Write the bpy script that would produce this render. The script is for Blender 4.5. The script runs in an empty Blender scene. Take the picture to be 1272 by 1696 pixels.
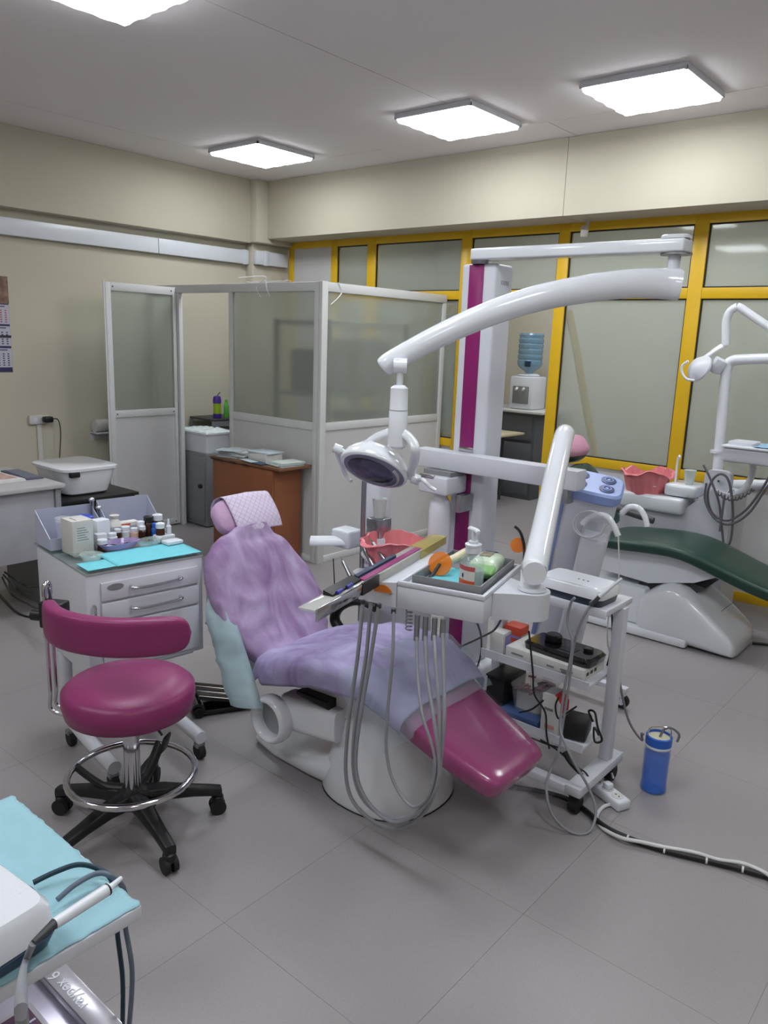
import bpy, bmesh, math, random
from mathutils import Vector, Matrix, Euler, noise
random.seed(7)
scene = bpy.context.scene
col = scene.collection
# ------------------------------------------------------------------ camera
H = 1.6; FPX = 1288.52
PITCH, ROLL, YAW = math.radians(12.569), math.radians(-2.1113), math.radians(-39.8426)
_f = Vector((math.sin(YAW)*math.cos(PITCH), math.cos(YAW)*math.cos(PITCH), -math.sin(PITCH)))
_r = Vector((math.cos(YAW), -math.sin(YAW), 0)); _d = _f.cross(_r)
_c, _s = math.cos(ROLL), math.sin(ROLL)
CR = _c*_r + _s*_d; CD = -_s*_r + _c*_d
cam = bpy.data.cameras.new('camera'); camo = bpy.data.objects.new('camera', cam); col.objects.link(camo)
R3 = Matrix((CR, -CD, -_f)).transposed()
camo.matrix_world = Matrix.Translation((0, 0, H)) @ R3.to_4x4()
cam.sensor_fit = 'VERTICAL'; cam.sensor_height = 36; cam.sensor_width = 27; cam.lens = FPX*36/1696
cam.clip_start = 0.05; cam.clip_end = 60
scene.camera = camo
# ------------------------------------------------------------------ world, colour management
w = bpy.data.worlds.new('world'); scene.world = w; w.use_nodes = True
w.node_tree.nodes['Background'].inputs[0].default_value = (0.55, 0.6, 0.7, 1)
w.node_tree.nodes['Background'].inputs[1].default_value = 0.15
scene.view_settings.view_transform = 'Standard'; scene.view_settings.look = 'None'
scene.view_settings.exposure = 0.0; scene.view_settings.gamma = 1.0; scene.view_settings.use_curve_mapping = False
LAMP_STRENGTH = 19.0
LAMP_TINT = (0.93, 0.97, 1.0)

# ------------------------------------------------------------------ photo pixel -> point on a known plane
def ray(x, y): return ((x-636)/FPX)*CR + ((y-848)/FPX)*CD + _f
def at(x, y, X=None, Y=None, Z=None):
    d = ray(x, y)
    t = X/d.x if X is not None else (Y/d.y if Y is not None else (Z-H)/d.z)
    return Vector((0, 0, H)) + t*d

# ------------------------------------------------------------------ materials
def lin(c):
    c = c/255.0
    return c/12.92 if c <= 0.04045 else ((c+0.055)/1.055)**2.4
def L3(rgb): return (lin(rgb[0]), lin(rgb[1]), lin(rgb[2]), 1)
MATS = {}
def M(name, rgb, rough=.5, metal=0, spec=.5, var=0.06, scale=9, bump=0, bscale=60, trans=0, coat=0, alpha=1, sub=0, ior=1.45, aniso=0):
    if name in MATS: return MATS[name]
    m = bpy.data.materials.new(name); m.use_nodes = True; nt = m.node_tree; N = nt.nodes; b = N['Principled BSDF']
    col_ = L3(rgb)
    b.inputs['Base Color'].default_value = col_
    b.inputs['Roughness'].default_value = rough; b.inputs['Metallic'].default_value = metal
    b.inputs['Specular IOR Level'].default_value = spec; b.inputs['IOR'].default_value = ior
    b.inputs['Transmission Weight'].default_value = trans; b.inputs['Coat Weight'].default_value = coat
    b.inputs['Coat Roughness'].default_value = .08; b.inputs['Alpha'].default_value = alpha
    tc = N.new('ShaderNodeTexCoord')
    if var:
        n = N.new('ShaderNodeTexNoise'); n.inputs['Scale'].default_value = scale; n.inputs['Detail'].default_value = 4
        nt.links.new(tc.outputs['Object'], n.inputs['Vector'])
        mp = N.new('ShaderNodeMapRange'); mp.inputs['From Min'].default_value = .3; mp.inputs['From Max'].default_value = .7
        mp.inputs['To Min'].default_value = 1-var; mp.inputs['To Max'].default_value = 1+var
        nt.links.new(n.outputs[0], mp.inputs['Value'])
        mx = N.new('ShaderNodeMix'); mx.data_type = 'RGBA'; mx.blend_type = 'MULTIPLY'; mx.inputs[0].default_value = 1
        mx.inputs[6].default_value = col_; nt.links.new(mp.outputs[0], mx.inputs[7])
        nt.links.new(mx.outputs[2], b.inputs['Base Color'])
    if bump:
        n2 = N.new('ShaderNodeTexNoise'); n2.inputs['Scale'].default_value = bscale; n2.inputs['Detail'].default_value = 5
        nt.links.new(tc.outputs['Object'], n2.inputs['Vector'])
        bp = N.new('ShaderNodeBump'); bp.inputs['Strength'].default_value = bump; bp.inputs['Distance'].default_value = .01
        nt.links.new(n2.outputs[0], bp.inputs['Height']); nt.links.new(bp.outputs[0], b.inputs['Normal'])
    MATS[name] = m; return m
def emis(name, rgb, st):
    m = bpy.data.materials.new(name); m.use_nodes = True; nt = m.node_tree
    nt.nodes.remove(nt.nodes['Principled BSDF']); e = nt.nodes.new('ShaderNodeEmission')
    e.inputs[0].default_value = (*rgb, 1); e.inputs[1].default_value = st
    nt.links.new(e.outputs[0], nt.nodes['Material Output'].inputs[0]); MATS[name] = m; return m
def mix_mat(name, rgb, see=.35, gloss=.5, rough=.05, kind='frost', grough=.35):
    """pane or film: a see-through share, a body colour share and a glossy surface"""
    m = bpy.data.materials.new(name); m.use_nodes = True; nt = m.node_tree; N = nt.nodes; b = N['Principled BSDF']
    b.inputs['Base Color'].default_value = L3(rgb); b.inputs['Roughness'].default_value = rough; b.inputs['Specular IOR Level'].default_value = gloss
    if kind == 'frost':
        t = N.new('ShaderNodeBsdfRefraction'); t.inputs['IOR'].default_value = 1.25; t.inputs['Roughness'].default_value = grough
        t.inputs['Color'].default_value = (.92, .95, .93, 1)
    else:
        t = N.new('ShaderNodeBsdfTransparent')
    mx = N.new('ShaderNodeMixShader'); mx.inputs[0].default_value = see
    nt.links.new(b.outputs[0], mx.inputs[1]); nt.links.new(t.outputs[0], mx.inputs[2])
    nt.links.new(mx.outputs[0], N['Material Output'].inputs[0]); MATS[name] = m; return m

WALL = M('wall_paint', (198, 192, 175), .85, var=.025, scale=1.3, bump=.05, bscale=180)
CEIL = M('ceiling_paint', (240, 235, 238), .9, var=.02, scale=.8, bump=.04, bscale=150)
TILE = M('vinyl_tile', (148, 143, 145), .38, var=.05, scale=260, bump=.03, bscale=300)
JOINT = M('vinyl_joint', (128, 123, 124), .7)
YEL = M('yellow_frame', (214, 172, 30), .35, var=.03)
WHITE = M('white_plastic', (216, 220, 228), .28, var=.02)
WPAINT = M('white_painted_metal', (206, 208, 217), .35, var=.02)
WGLOSS = M('white_gloss', (222, 225, 232), .12, var=.015, coat=.4)
OFFW = M('off_white', (205, 203, 200), .45, var=.03)
PANELW = M('laminate_white', (196, 196, 197), .45, var=.03, scale=3)
ALU = M('alu_white_profile', (205, 206, 207), .4, var=.02)
MAG = M('magenta_leather', (134, 46, 98), .36, var=.05, scale=14, bump=.06, bscale=220)
MAGP = M('magenta_panel', (138, 34, 104), .3, var=.03)
CHROME = M('chrome', (205, 205, 210), .12, metal=1, var=0)
STEEL = M('brushed_steel', (165, 167, 172), .32, metal=1, var=.05)
BLK = M('black_plastic', (26, 26, 28), .42, var=.08)
DGREY = M('dark_grey_plastic', (62, 63, 68), .45)
GREY = M('grey_painted', (128, 130, 134), .45, var=.03)
HOSE = M('grey_hose', (140, 141, 148), .42, var=.04)
WCORD = M('white_cord', (212, 212, 214), .4)
WOOD = M('wood_laminate', (138, 84, 56), .42, var=.12, scale=4)
GRN = M('green_leather', (36, 64, 56), .3, var=.06, bump=.05, bscale=200)
TEAL = M('teal_napkin', (112, 200, 214), .8, var=.04, scale=40, bump=.15, bscale=350)
def nonwoven(name, c0, c1, bump=.35):
    m = M(name, c0, .7, var=0, bump=bump, bscale=18); nt = m.node_tree; N = nt.nodes; b = N['Principled BSDF']
    tc = N.new('ShaderNodeTexCoord'); mp = N.new('ShaderNodeMapping'); mp.inputs['Scale'].default_value = (1, 1.6, .6); nt.links.new(tc.outputs['Object'], mp.inputs['Vector'])
    n = N.new('ShaderNodeTexNoise'); n.inputs['Scale'].default_value = 6; n.inputs['Detail'].default_value = 5; n.inputs['Roughness'].default_value = .55; n.inputs['Distortion'].default_value = .8
    nt.links.new(mp.outputs[0], n.inputs['Vector'])
    r = N.new('ShaderNodeValToRGB'); r.color_ramp.elements[0].position = .33; r.color_ramp.elements[1].position = .68
    r.color_ramp.elements[0].color = L3(c0); r.color_ramp.elements[1].color = L3(c1)
    nt.links.new(n.outputs[0], r.inputs[0]); nt.links.new(r.outputs[0], b.inputs['Base Color']); return m
PURP = nonwoven('lilac_nonwoven', (136, 104, 148), (176, 158, 194))
LBLUE = mix_mat('pale_blue_nonwoven', (186, 210, 218), .42, .2, .7, 'clear')
FROST = mix_mat('frosted_glass', (182, 187, 179), .62, .5, .18, 'frost', .25)
FROSTW = mix_mat('window_frosted_glass', (192, 197, 191), .64, .7, .04, 'frost', .14)
CLEAR = mix_mat('clear_plastic', (225, 230, 235), .75, .6, .06, 'clear')
HAZY = mix_mat('hazy_plastic', (228, 230, 240), .22, .5, .25, 'clear')
PINK = mix_mat('pink_bag', (230, 132, 140), .15, .5, .25, 'clear')
PINKS = M('pink_cover', (205, 150, 175), .6, var=.08, bump=.3, bscale=40)
ORANGE = mix_mat('orange_shield', (232, 128, 20), .3, .6, .08, 'clear')
YTINT = mix_mat('yellow_film', (196, 178, 70), .45, .6, .1, 'clear')
BLUEB = mix_mat('blue_bottle_plastic', (60, 124, 232), .6, .6, .08, 'clear')
BLUE = M('blue_plastic', (44, 96, 190), .3)
PERI = M('periwinkle_plastic', (140, 160, 214), .35, var=.03)
NAVY = M('navy_plastic', (38, 58, 88), .35)
PAPER = M('paper', (212, 212, 210), .8, var=.05, scale=20)
PAPERB = M('paper_bluish', (190, 204, 212), .8, var=.08, scale=25)
RED = M('red_print', (206, 48, 50), .45)
TRAYG = M('grey_tray_metal', (134, 136, 140), .35, metal=.15)
RUB = M('rubber', (30, 30, 32), .7)
ORP = M('orange_print', (222, 96, 54), .5)
PURPLEB = M('purple_plastic', (74, 48, 140), .35)
LIME = M('lime_plastic', (150, 184, 40), .35)
GREENB = M('green_bottle', (92, 178, 70), .3)
BROWNG = M('brown_glass', (60, 34, 22), .15)
VIOLET = mix_mat('violet_clear', (170, 150, 200), .4, .6, .1, 'clear')
GLASSM = mix_mat('clear_glass', (205, 220, 218), .72, .7, .03, 'clear')

# ------------------------------------------------------------------ geometry helper
class G:
    def __init__(s, T=None): s.bm = bmesh.new(); s.T = T if T is not None else Matrix()
    def _v(s, pts): return [s.bm.verts.new(s.T @ Vector(p)) for p in pts]
    def box(s, c, size, bev=0, rot=None, seg=2):
        Rm = Euler(rot).to_matrix() if rot else Matrix.Identity(3)
        c = Vector(c); hx, hy, hz = [q/2 for q in size]
        v = s._v([c + Rm @ Vector((x*hx, y*hy, z*hz)) for x in (-1, 1) for y in (-1, 1) for z in (-1, 1)])
        fs = [s.bm.faces.new([v[i] for i in q]) for q in ((0,1,3,2),(4,6,7,5),(0,4,5,1),(2,3,7,6),(0,2,6,4),(1,5,7,3))]
        if bev:
            es = list({e for f in fs for e in f.edges})
            bmesh.ops.bevel(s.bm, geom=es, offset=bev, segments=seg, profile=.5, affect='EDGES')
        return s
    def b2(s, x0, x1, y0, y1, z0, z1, bev=0, seg=2):
        return s.box(((x0+x1)/2, (y0+y1)/2, (z0+z1)/2), (abs(x1-x0), abs(y1-y0), abs(z1-z0)), bev, None, seg)
    def rings(s, rs, cap=True, closed=False):
        vr = [s._v(r) for r in rs]; n = len(vr[0])
        m = len(vr)
        for i in range(m if closed else m-1):
            a, b = vr[i], vr[(i+1) % m]
            for j in range(n):
                try: s.bm.faces.new((a[j], a[(j+1) % n], b[(j+1) % n], b[j]))
                except ValueError: pass
        if cap and not closed:
            s.bm.faces.new(list(reversed(vr[0]))); s.bm.faces.new(vr[-1])
        return s
    def cyl(s, p0, p1, r0, r1=None, n=16, cap=True):
        p0, p1 = Vector(p0), Vector(p1); r1 = r0 if r1 is None else r1
        d = (p1-p0).normalized(); u = d.orthogonal().normalized(); v = d.cross(u)
        f = lambda p, r: [p + r*(math.cos(2*math.pi*k/n)*u + math.sin(2*math.pi*k/n)*v) for k in range(n)]
        return s.rings([f(p0, r0), f(p1, r1)], cap)
    def tube(s, pts, r, n=8, steps=6, closed=False, flat=None):
        P = [Vector(p) for p in pts]
        if steps > 1 and len(P) > 2:
            Q = []; m = len(P)
            for i in range(m if closed else m-1):
                g = lambda k: P[k % m] if closed else P[max(0, min(m-1, k))]
                a, b, c, d = g(i-1), g(i), g(i+1), g(i+2)
                for k in range(steps):
                    t = k/steps
                    Q.append(.5*((2*b)+(c-a)*t+(2*a-5*b+4*c-d)*t*t+(3*b-a-3*c+d)*t**3))
            if not closed: Q.append(P[-1])
            P = Q
        m = len(P); rs = []; u = None
        for i, p in enumerate(P):
            a = P[(i-1) % m] if (closed or i > 0) else p; b = P[(i+1) % m] if (closed or i < m-1) else p
            t = (b-a).normalized()
            if u is None: u = t.orthogonal().normalized() if flat is None else (Vector(flat) - Vector(flat).dot(t)*t).normalized()
            else:
                u = u - u.dot(t)*t
                u = u.normalized() if u.length > 1e-6 else t.orthogonal().normalized()
            v = t.cross(u); rr = r(i/(m-1)) if callable(r) else r
            ra, rb = rr if isinstance(rr, tuple) else (rr, rr)
            rs.append([p + ra*math.cos(2*math.pi*k/n)*u + rb*math.sin(2*math.pi*k/n)*v for k in range(n)])
        return s.rings(rs, True, closed)
    def lathe(s, prof, c=(0,0,0), n=24, ax=(0,0,1), sx=1, sy=1):
        c = Vector(c); d = Vector(ax).normalized()
        if abs(d.z) > .999: u, v = Vector((1,0,0)), Vector((0,1,0))
        else: u = d.orthogonal().normalized(); v = d.cross(u)
        rs = [[c + z*d + max(r, 1e-4)*(sx*math.cos(2*math.pi*k/n)*u + sy*math.sin(2*math.pi*k/n)*v) for k in range(n)] for r, z in prof]
        return s.rings(rs)
    def prism(s, poly, y0, y1, f=None):
        """poly of (a,b); f maps (a,b,depth) to a point, default X,Z profile along Y"""
        f = f or (lambda a, b, d: (a, d, b))
        return s.rings([[f(a, b, y0) for a, b in poly], [f(a, b, y1) for a, b in poly]])
    def grid(s, fn, nu, nv):
        V = [s._v([fn(i/nu, j/nv) for i in range(nu+1)]) for j in range(nv+1)]
        for j in range(nv):
            for i in range(nu): s.bm.faces.new((V[j][i], V[j][i+1], V[j+1][i+1], V[j+1][i]))
        return s
    def ball(s, c, r, sc=(1,1,1), n=16, ex=2.0, frame=None):
        c = Vector(c); Fm = frame or Matrix.Identity(3); rs = []
        sg = lambda q: math.copysign(abs(q)**(2/ex), q)
        for i in range(1, n):
            th = math.pi*i/n
            rs.append([c + Fm @ Vector((r*sc[0]*sg(math.sin(th))*sg(math.cos(2*math.pi*k/(2*n))), r*sc[1]*sg(math.sin(th))*sg(math.sin(2*math.pi*k/(2*n))), -r*sc[2]*sg(math.cos(th)))) for k in range(2*n)])
        return s.rings(rs)
    def out(s, name, mat, parent=None, sub=0, sharp=38, solid=0):
        bm = s.bm; bmesh.ops.recalc_face_normals(bm, faces=bm.faces)
        lim = math.radians(sharp)
        for e in bm.edges:
            if len(e.link_faces) == 2 and e.calc_face_angle(0) > lim: e.smooth = False
        for f in bm.faces: f.smooth = True
        me = bpy.data.meshes.new(name)
        lo = Vector((min(v.co.x for v in bm.verts), min(v.co.y for v in bm.verts), min(v.co.z for v in bm.verts)))
        hi = Vector((max(v.co.x for v in bm.verts), max(v.co.y for v in bm.verts), max(v.co.z for v in bm.verts)))
        o_ = Vector(((lo.x+hi.x)/2, (lo.y+hi.y)/2, lo.z))
        bmesh.ops.translate(bm, vec=-o_, verts=bm.verts); bm.to_mesh(me); bm.free()
        me.materials.append(mat)
        o = bpy.data.objects.new(name, me); col.objects.link(o)
        link(o, parent, o_)
        if solid:
            md = o.modifiers.new('thickness', 'SOLIDIFY'); md.thickness = solid; md.offset = 0
        if sub:
            md = o.modifiers.new('smooth', 'SUBSURF'); md.levels = sub; md.render_levels = sub
        return o
WL = {}
def link(o, parent, wloc):
    WL[o.name] = Vector(wloc)
    if parent is not None:
        o.parent = parent; o.location = Vector(wloc) - WL[parent.name]
    else: o.location = wloc
def thing(name, label, cat, loc, group=None):
    o = bpy.data.objects.new(name, None); col.objects.link(o); o.empty_display_size = .05
    link(o, None, loc); return tag(o, label, cat, group)
def tag(o, label, cat, group=None):
    o['label'] = label; o['category'] = cat
    if group: o['group'] = group
    return o
def struct(o): o['kind'] = 'structure'; return o
def sempty(name, loc):
    o = bpy.data.objects.new(name, None); col.objects.link(o); link(o, None, loc); return struct(o)
def inst(src, parent, wloc, name=None):
    o = bpy.data.objects.new(name or src.name.split('.')[0], src.data); col.objects.link(o); link(o, parent, wloc)
    for md in src.modifiers:
        n = o.modifiers.new(md.name, md.type)
        if md.type == 'SUBSURF': n.levels = md.levels; n.render_levels = md.render_levels
        if md.type == 'SOLIDIFY': n.thickness = md.thickness; n.offset = md.offset
    return o
def se(c, u, v, hu, hv, e=3.5, n=24):
    c, u, v = Vector(c), Vector(u), Vector(v); out = []
    for k in range(n):
        a = 2*math.pi*k/n; ca, sa = math.cos(a), math.sin(a)
        out.append(c + u*hu*math.copysign(abs(ca)**(2/e), ca) + v*hv*math.copysign(abs(sa)**(2/e), sa))
    return out
def text(body, size, loc, rot, mat, parent, name='lettering', ext=.0004, align='LEFT'):
    c = bpy.data.curves.new(name, 'FONT'); c.body = body; c.size = size; c.extrude = ext; c.align_x = align
    tmp = bpy.data.objects.new(name+'_tmp', c); col.objects.link(tmp)
    dg = bpy.context.evaluated_depsgraph_get(); me = bpy.data.meshes.new_from_object(tmp.evaluated_get(dg))
    bpy.data.objects.remove(tmp); me.materials.clear(); me.materials.append(mat)
    o = bpy.data.objects.new(name, me); col.objects.link(o); link(o, parent, loc)
    o.rotation_euler = rot if not isinstance(rot, Matrix) else rot.to_euler()
    return o

# ================================================================== ROOM
XL, YB, ZC = -5.82, 5.27, 2.93
XR, YF = 2.2, -2.2
YO = 7.75      # far wall of the room behind the glazing
fl = sempty('floor', (-2, 2, 0))
G().b2(XL-.1, XR+.1, YF-.1, YO+.1, -.12, -.0015).out('subfloor', JOINT, fl)
tile0 = None; TS = .6
ix0 = int(math.floor((XL+.9)/TS)); ix1 = int(math.ceil((XR+.9)/TS)); iy0 = int(math.floor((YF-2.97)/TS)); iy1 = int(math.ceil((5.35-2.97)/TS))
for iy in range(iy0, iy1+1):
    for ix in range(ix0, ix1):
        cx, cy = -.9+(ix+.5)*TS, 2.97+(iy+.5)*TS
        if cy > YB+.2 or cy < -1.6 or cx > 1.7: continue
        if tile0 is None:
            tile0 = G().b2(cx-TS/2+.0004, cx+TS/2-.0004, cy-TS/2+.0004, cy+TS/2-.0004, -.0015, 0).out('floor_tile', TILE, fl)
        else: inst(tile0, fl, (cx, cy, -.0015))
G().b2(XL, 1.7, 5.38, YO, -.0015, -.0004).out('corridor_vinyl', TILE, fl)

struct(G().b2(XL-.12, XL, YF, YO, 0, ZC).out('wall_left', WALL))
struct(G().b2(XR, XR+.12, YF, YO, 0, ZC).out('wall_right', WALL))
struct(G().b2(XL, XR, YF-.12, YF, 0, ZC).out('wall_front', WALL))
struct(G().b2(XL, XR, YO, YO+.12, 0, ZC).out('wall_corridor', WALL))
ce = sempty('ceiling', (-2, 2, ZC))
for n, (x0, x1, y0, y1) in enumerate(((XL-.1, -5.145, YF, 4.56), (-5.139, -2.915, YF, 4.56), (-2.909, -.6, YF, 4.56), (-.594, XR+.1, YF, 4.56), (XL-.1, -2.62, 4.566, YO+.1), (-2.614, XR+.1, 4.566, YO+.1))):
    G().b2(x0, x1, y0, y1, ZC, ZC+.05).out('ceiling_board', CEIL, ce)
G().b2(XL-.1, XR+.1, YF-.1, YO+.1, ZC+.012, ZC+.1).out('ceiling_slab', JOINT, ce)
# beam on the left wall, pilaster in the corner, soffit over the glazing
struct(G().b2(XL, -5.70, YF, 4.82, 2.395, ZC, .006).out('trim_1', WALL))
struct(G().b2(XL, -5.62, 4.82, YB+.03, 2.40, ZC, .006).out('trim_2', WALL))
sf = sempty('trim_3', (-2, 4.95, 2.44))
G().b2(-5.62, -2.673, 4.95, 5.40, 2.44, ZC, .004).out('soffit_board', WALL, sf)
G().b2(-2.671, XR, 4.95, 5.40, 2.44, ZC, .004).out('soffit_board', WALL, sf)
struct(G().b2(XL, -5.72, 4.86, YB+.03, 0, 2.40, .006).out('trim_4', WALL))
G().b2(XL, XR, 5.38, 5.5, 2.44, ZC).out('upper_back_panel', WALL, sf)

# white cable trunking along the left wall
tr = thing('cable_trunking', 'long white plastic cable trunking running along the cream wall under the beam', 'trunking', (-5.78, 3, 2.2))
G().b2(XL+.003, -5.765, -1.5, 3.9, 2.215, 2.335, .006).out('trunking_length', WHITE, tr)
G().b2(XL+.003, -5.765, 3.903, 4.855, 2.215, 2.335, .006).out('trunking_length', WHITE, tr)
G().b2(XL+.003, -5.755, 4.78, 4.83, 2.21, 2.34, .004).out('joint_cover', WHITE, tr)
G().b2(-5.717, -5.665, 4.863, 5.245, 2.215, 2.335, .006).out('trunking_length', WHITE, tr)
G().b2(-5.717, -5.655, 4.95, 5.0, 2.21, 2.34, .004).out('joint_cover', WHITE, tr)

# ------------------------------------------------------------------ yellow glazed wall
wb = sempty('wall_back', (-3, YB, 0))
Y0, Y1 = 5.25, 5.31
mull = [(-5.66, -5.60), (-5.11, -5.035), (-4.676, -4.58), (-3.692, -3.595), (-2.848, -2.763), (-1.893, -1.802), (-.93, -.84), (.03, .12), (1.0, 1.09)]
for a, b in mull: G().b2(a, b, Y0, Y1, 0, 2.44, .003).out('mullion', YEL, wb)
G().b2(-5.60, XR, Y0+.001, Y1-.001, 2.382, 2.44).out('top_rail', YEL, wb)
bays = [(mull[i][1], mull[i+1][0]) for i in range(len(mull)-1)] + [(1.09, XR)]
for i, (a, b) in enumerate(bays):
    door = (i == 3)
    if i == 0:
        G().b2(a, b, Y0+.012, Y1-.012, .06, 2.382).out('white_panel', PANELW, wb); continue
    G().b2(a, b, Y0+.001, Y1-.001, 1.922, 1.99, .003).out('transom_rail', YEL, wb)
    G().b2(a, b, Y0+.024, Y1-.026, 1.99, 2.382).out('upper_pane', FROSTW, wb)
    g = G()   # dark rubber gaskets round the panes
    def gask(z0, z1):
        for q in ((a, a+.008, z0, z1), (b-.008, b, z0, z1), (a, b, z0, z0+.008), (a, b, z1-.008, z1)): g.b2(q[0], q[1], Y0+.012, Y0+.022, q[2], q[3])
    gask(1.99, 2.382)
    if not door:
        G().b2(a, b, Y0+.001, Y1-.001, .747, .813, .003).out('middle_rail', YEL, wb)
        G().b2(a, b, Y0+.024, Y1-.026, .813, 1.922).out('lower_pane', FROSTW, wb)
        G().b2(a, b, Y0+.015, Y1-.015, .062, .747).out('solid_panel', PANELW, wb)
        G().b2(a, b, Y0+.001, Y1-.001, 0, .062, .003).out('bottom_rail', YEL, wb)
        gask(.813, 1.922)
    g.out('gasket', RUB, wb)
# glazed door leaf swung open into the room behind, hinged on the mullion left of the doorway
dr = sempty('door_1', (-3.6, 5.33, 0))
ang = math.radians(158); DT = Matrix.Translation((-3.60, 5.36, 0)) @ Matrix.Rotation(ang, 4, 'Z')
for (x0, x1, z0, z1) in ((0, .08, .02, 1.9), (.66, .74, .02, 1.9), (.08, .66, 1.82, 1.9), (.08, .66, .02, .12), (.08, .66, .75, .82)):
    G(DT).b2(x0, x1, -.04, 0, z0, z1, .002).out('door_stile', YEL, dr)
G(DT).b2(.08, .66, -.022, -.015, .82, 1.82).out('door_pane', FROSTW, dr)
G(DT).b2(.08, .66, -.03, -.01, .12, .75).out('door_panel', PANELW, dr)

# ------------------------------------------------------------------ ceiling lamps
DIFF = emis('lamp_diffuser', LAMP_TINT, LAMP_STRENGTH)
def ceiling_lamp(cx, cy, label, zc=ZC, grp='square fluorescent ceiling lamps', s=.555):
    t = thing('ceiling_lamp', label, 'ceiling lamp', (cx, cy, zc-.05), grp)
    h = s/2
    G().b2(cx-h, cx+h, cy-h, cy+h, zc-.022, zc, .004).out('lamp_housing', WPAINT, t)
    # prismatic diffuser with a scalloped rim
    n = 14; g = G()
    z0, z1 = zc-.05, zc-.023
    pts = []
    for side in range(4):
        for k in range(n):
            q = k/n; wv = .006*math.sin(q*math.pi*8)
            a = -h+.008 + q*(s-.016); e = h-.01
            pts.append([(a, -e+wv), (e-wv, a), (-a, e-wv), (-e+wv, -a)][side])
    g.rings([[(cx+x, cy+y, z1) for x, y in pts], [(cx+.97*x, cy+.97*y, z0) for x, y in pts]])
    g.out('diffuser', DIFF, t)
    for sx in (-1, 1):
        G().b2(cx+sx*(h-.006)-.006, cx+sx*(h-.006)+.006, cy-h, cy+h, zc-.034, zc-.018).out('rim', WPAINT, t)
    for sy in (-1, 1):
        G().b2(cx-h, cx+h, cy+sy*(h-.006)-.006, cy+sy*(h-.006)+.006, zc-.034, zc-.018).out('rim', WPAINT, t)
    return t
ceiling_lamp(-4.77, 4.14, 'square ceiling lamp in the corner above the frosted cubicle')
ceiling_lamp(-3.02, 4.19, 'square ceiling lamp above the water cooler doorway, between two others')
ceiling_lamp(-1.835, 4.255, 'square ceiling lamp above the green dental chair')
ceiling_lamp(-3.06, 1.84, 'square ceiling lamp above the desk and drawer trolley')
for q in ((-.1, 4.25), (-1.5, 1.6), (.1, 1.6), (-3.3, -.4), (-1.7, -.4), (.9, -.4)):  # lamps out of view, added for the light they give the room
    ceiling_lamp(q[0], q[1], 'unseen square lamp added to light the front half of the treatment room')
ceiling_lamp(-3.9, 6.6, 'unseen square lamp added to light the room behind the glazing', grp='added lamps behind the glazing')  # unseen lamps added here to light the frosted panes from behind
ceiling_lamp(-1.3, 6.6, 'unseen square lamp added to light the room behind the glazing', grp='added lamps behind the glazing')
ceiling_lamp(-2.6, 6.6, 'unseen square lamp added to light the room behind the glazing', grp='added lamps behind the glazing')  # another unseen lamp, added to brighten the panes

# ================================================================== FROSTED CUBICLE
XS, YFR = -3.81, 3.84; PT = 1.955
cub = thing('partition_cubicle', 'white framed corner cubicle with frosted upper panes and white lower panels', 'partition', (-4.6, YFR, 0))
def prof(x0, x1, y0, y1, z0, z1, nm='frame_profile'): return G().b2(x0, x1, y0, y1, z0, z1, .004).out(nm, ALU, cub)
prof(-5.80, XS-.055, YFR-.02, YFR+.02, PT-.062, PT, 'header_rail')
prof(XS-.055, XS-.012, YFR-.022, YFR+.022, 0, PT, 'corner_post')
prof(XS-.010, XS+.022, YFR-.022, YFR+.035, 0, PT+.004, 'corner_post')
prof(-4.775, -4.735, YFR-.018, YFR+.018, 0, PT-.062, 'door_post')
prof(-5.43, -5.395, YFR-.018, YFR+.018, 0, PT-.062, 'door_post')
prof(-5.80, -5.765, YFR-.018, YFR+.018, 0, PT-.062, 'wall_post')
prof(-4.735, XS-.055, YFR-.016, YFR+.016, .955, 1.012, 'cross_rail')
prof(-4.735, XS-.055, YFR-.016, YFR+.016, .0, .05, 'bottom_rail')
G().b2(-4.735, XS-.055, YFR-.004, YFR+.004, 1.012, PT-.062).out('frosted_pane', FROST, cub)
G().b2(-4.735, XS-.055, YFR-.008, YFR+.008, .05, .955).out('lower_panel', PANELW, cub)
G().b2(-5.765, -5.43, YFR-.004, YFR+.004, .98, PT-.062).out('frosted_pane', FROST, cub)
G().b2(-5.765, -5.43, YFR-.008, YFR+.008, .0, .98).out('lower_panel', PANELW, cub)
YE = 5.235
prof(XS-.02, XS+.02, YFR+.036, YE, PT-.062, PT, 'header_rail')
prof(XS-.018, XS+.018, YE-.045, YE, 0, PT-.062, 'end_post')
prof(XS-.016, XS+.016, YFR+.036, YE-.045, .955, 1.012, 'cross_rail')
prof(XS-.016, XS+.016, YFR+.036, YE-.045, 0, .05, 'bottom_rail')
G().b2(XS-.004, XS+.004, YFR+.036, YE-.045, 1.012, PT-.062).out('frosted_pane', FROST, cub)
G().b2(XS-.008, XS+.008, YFR+.036, YE-.045, .05, .955).out('lower_panel', PANELW, cub)
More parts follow.
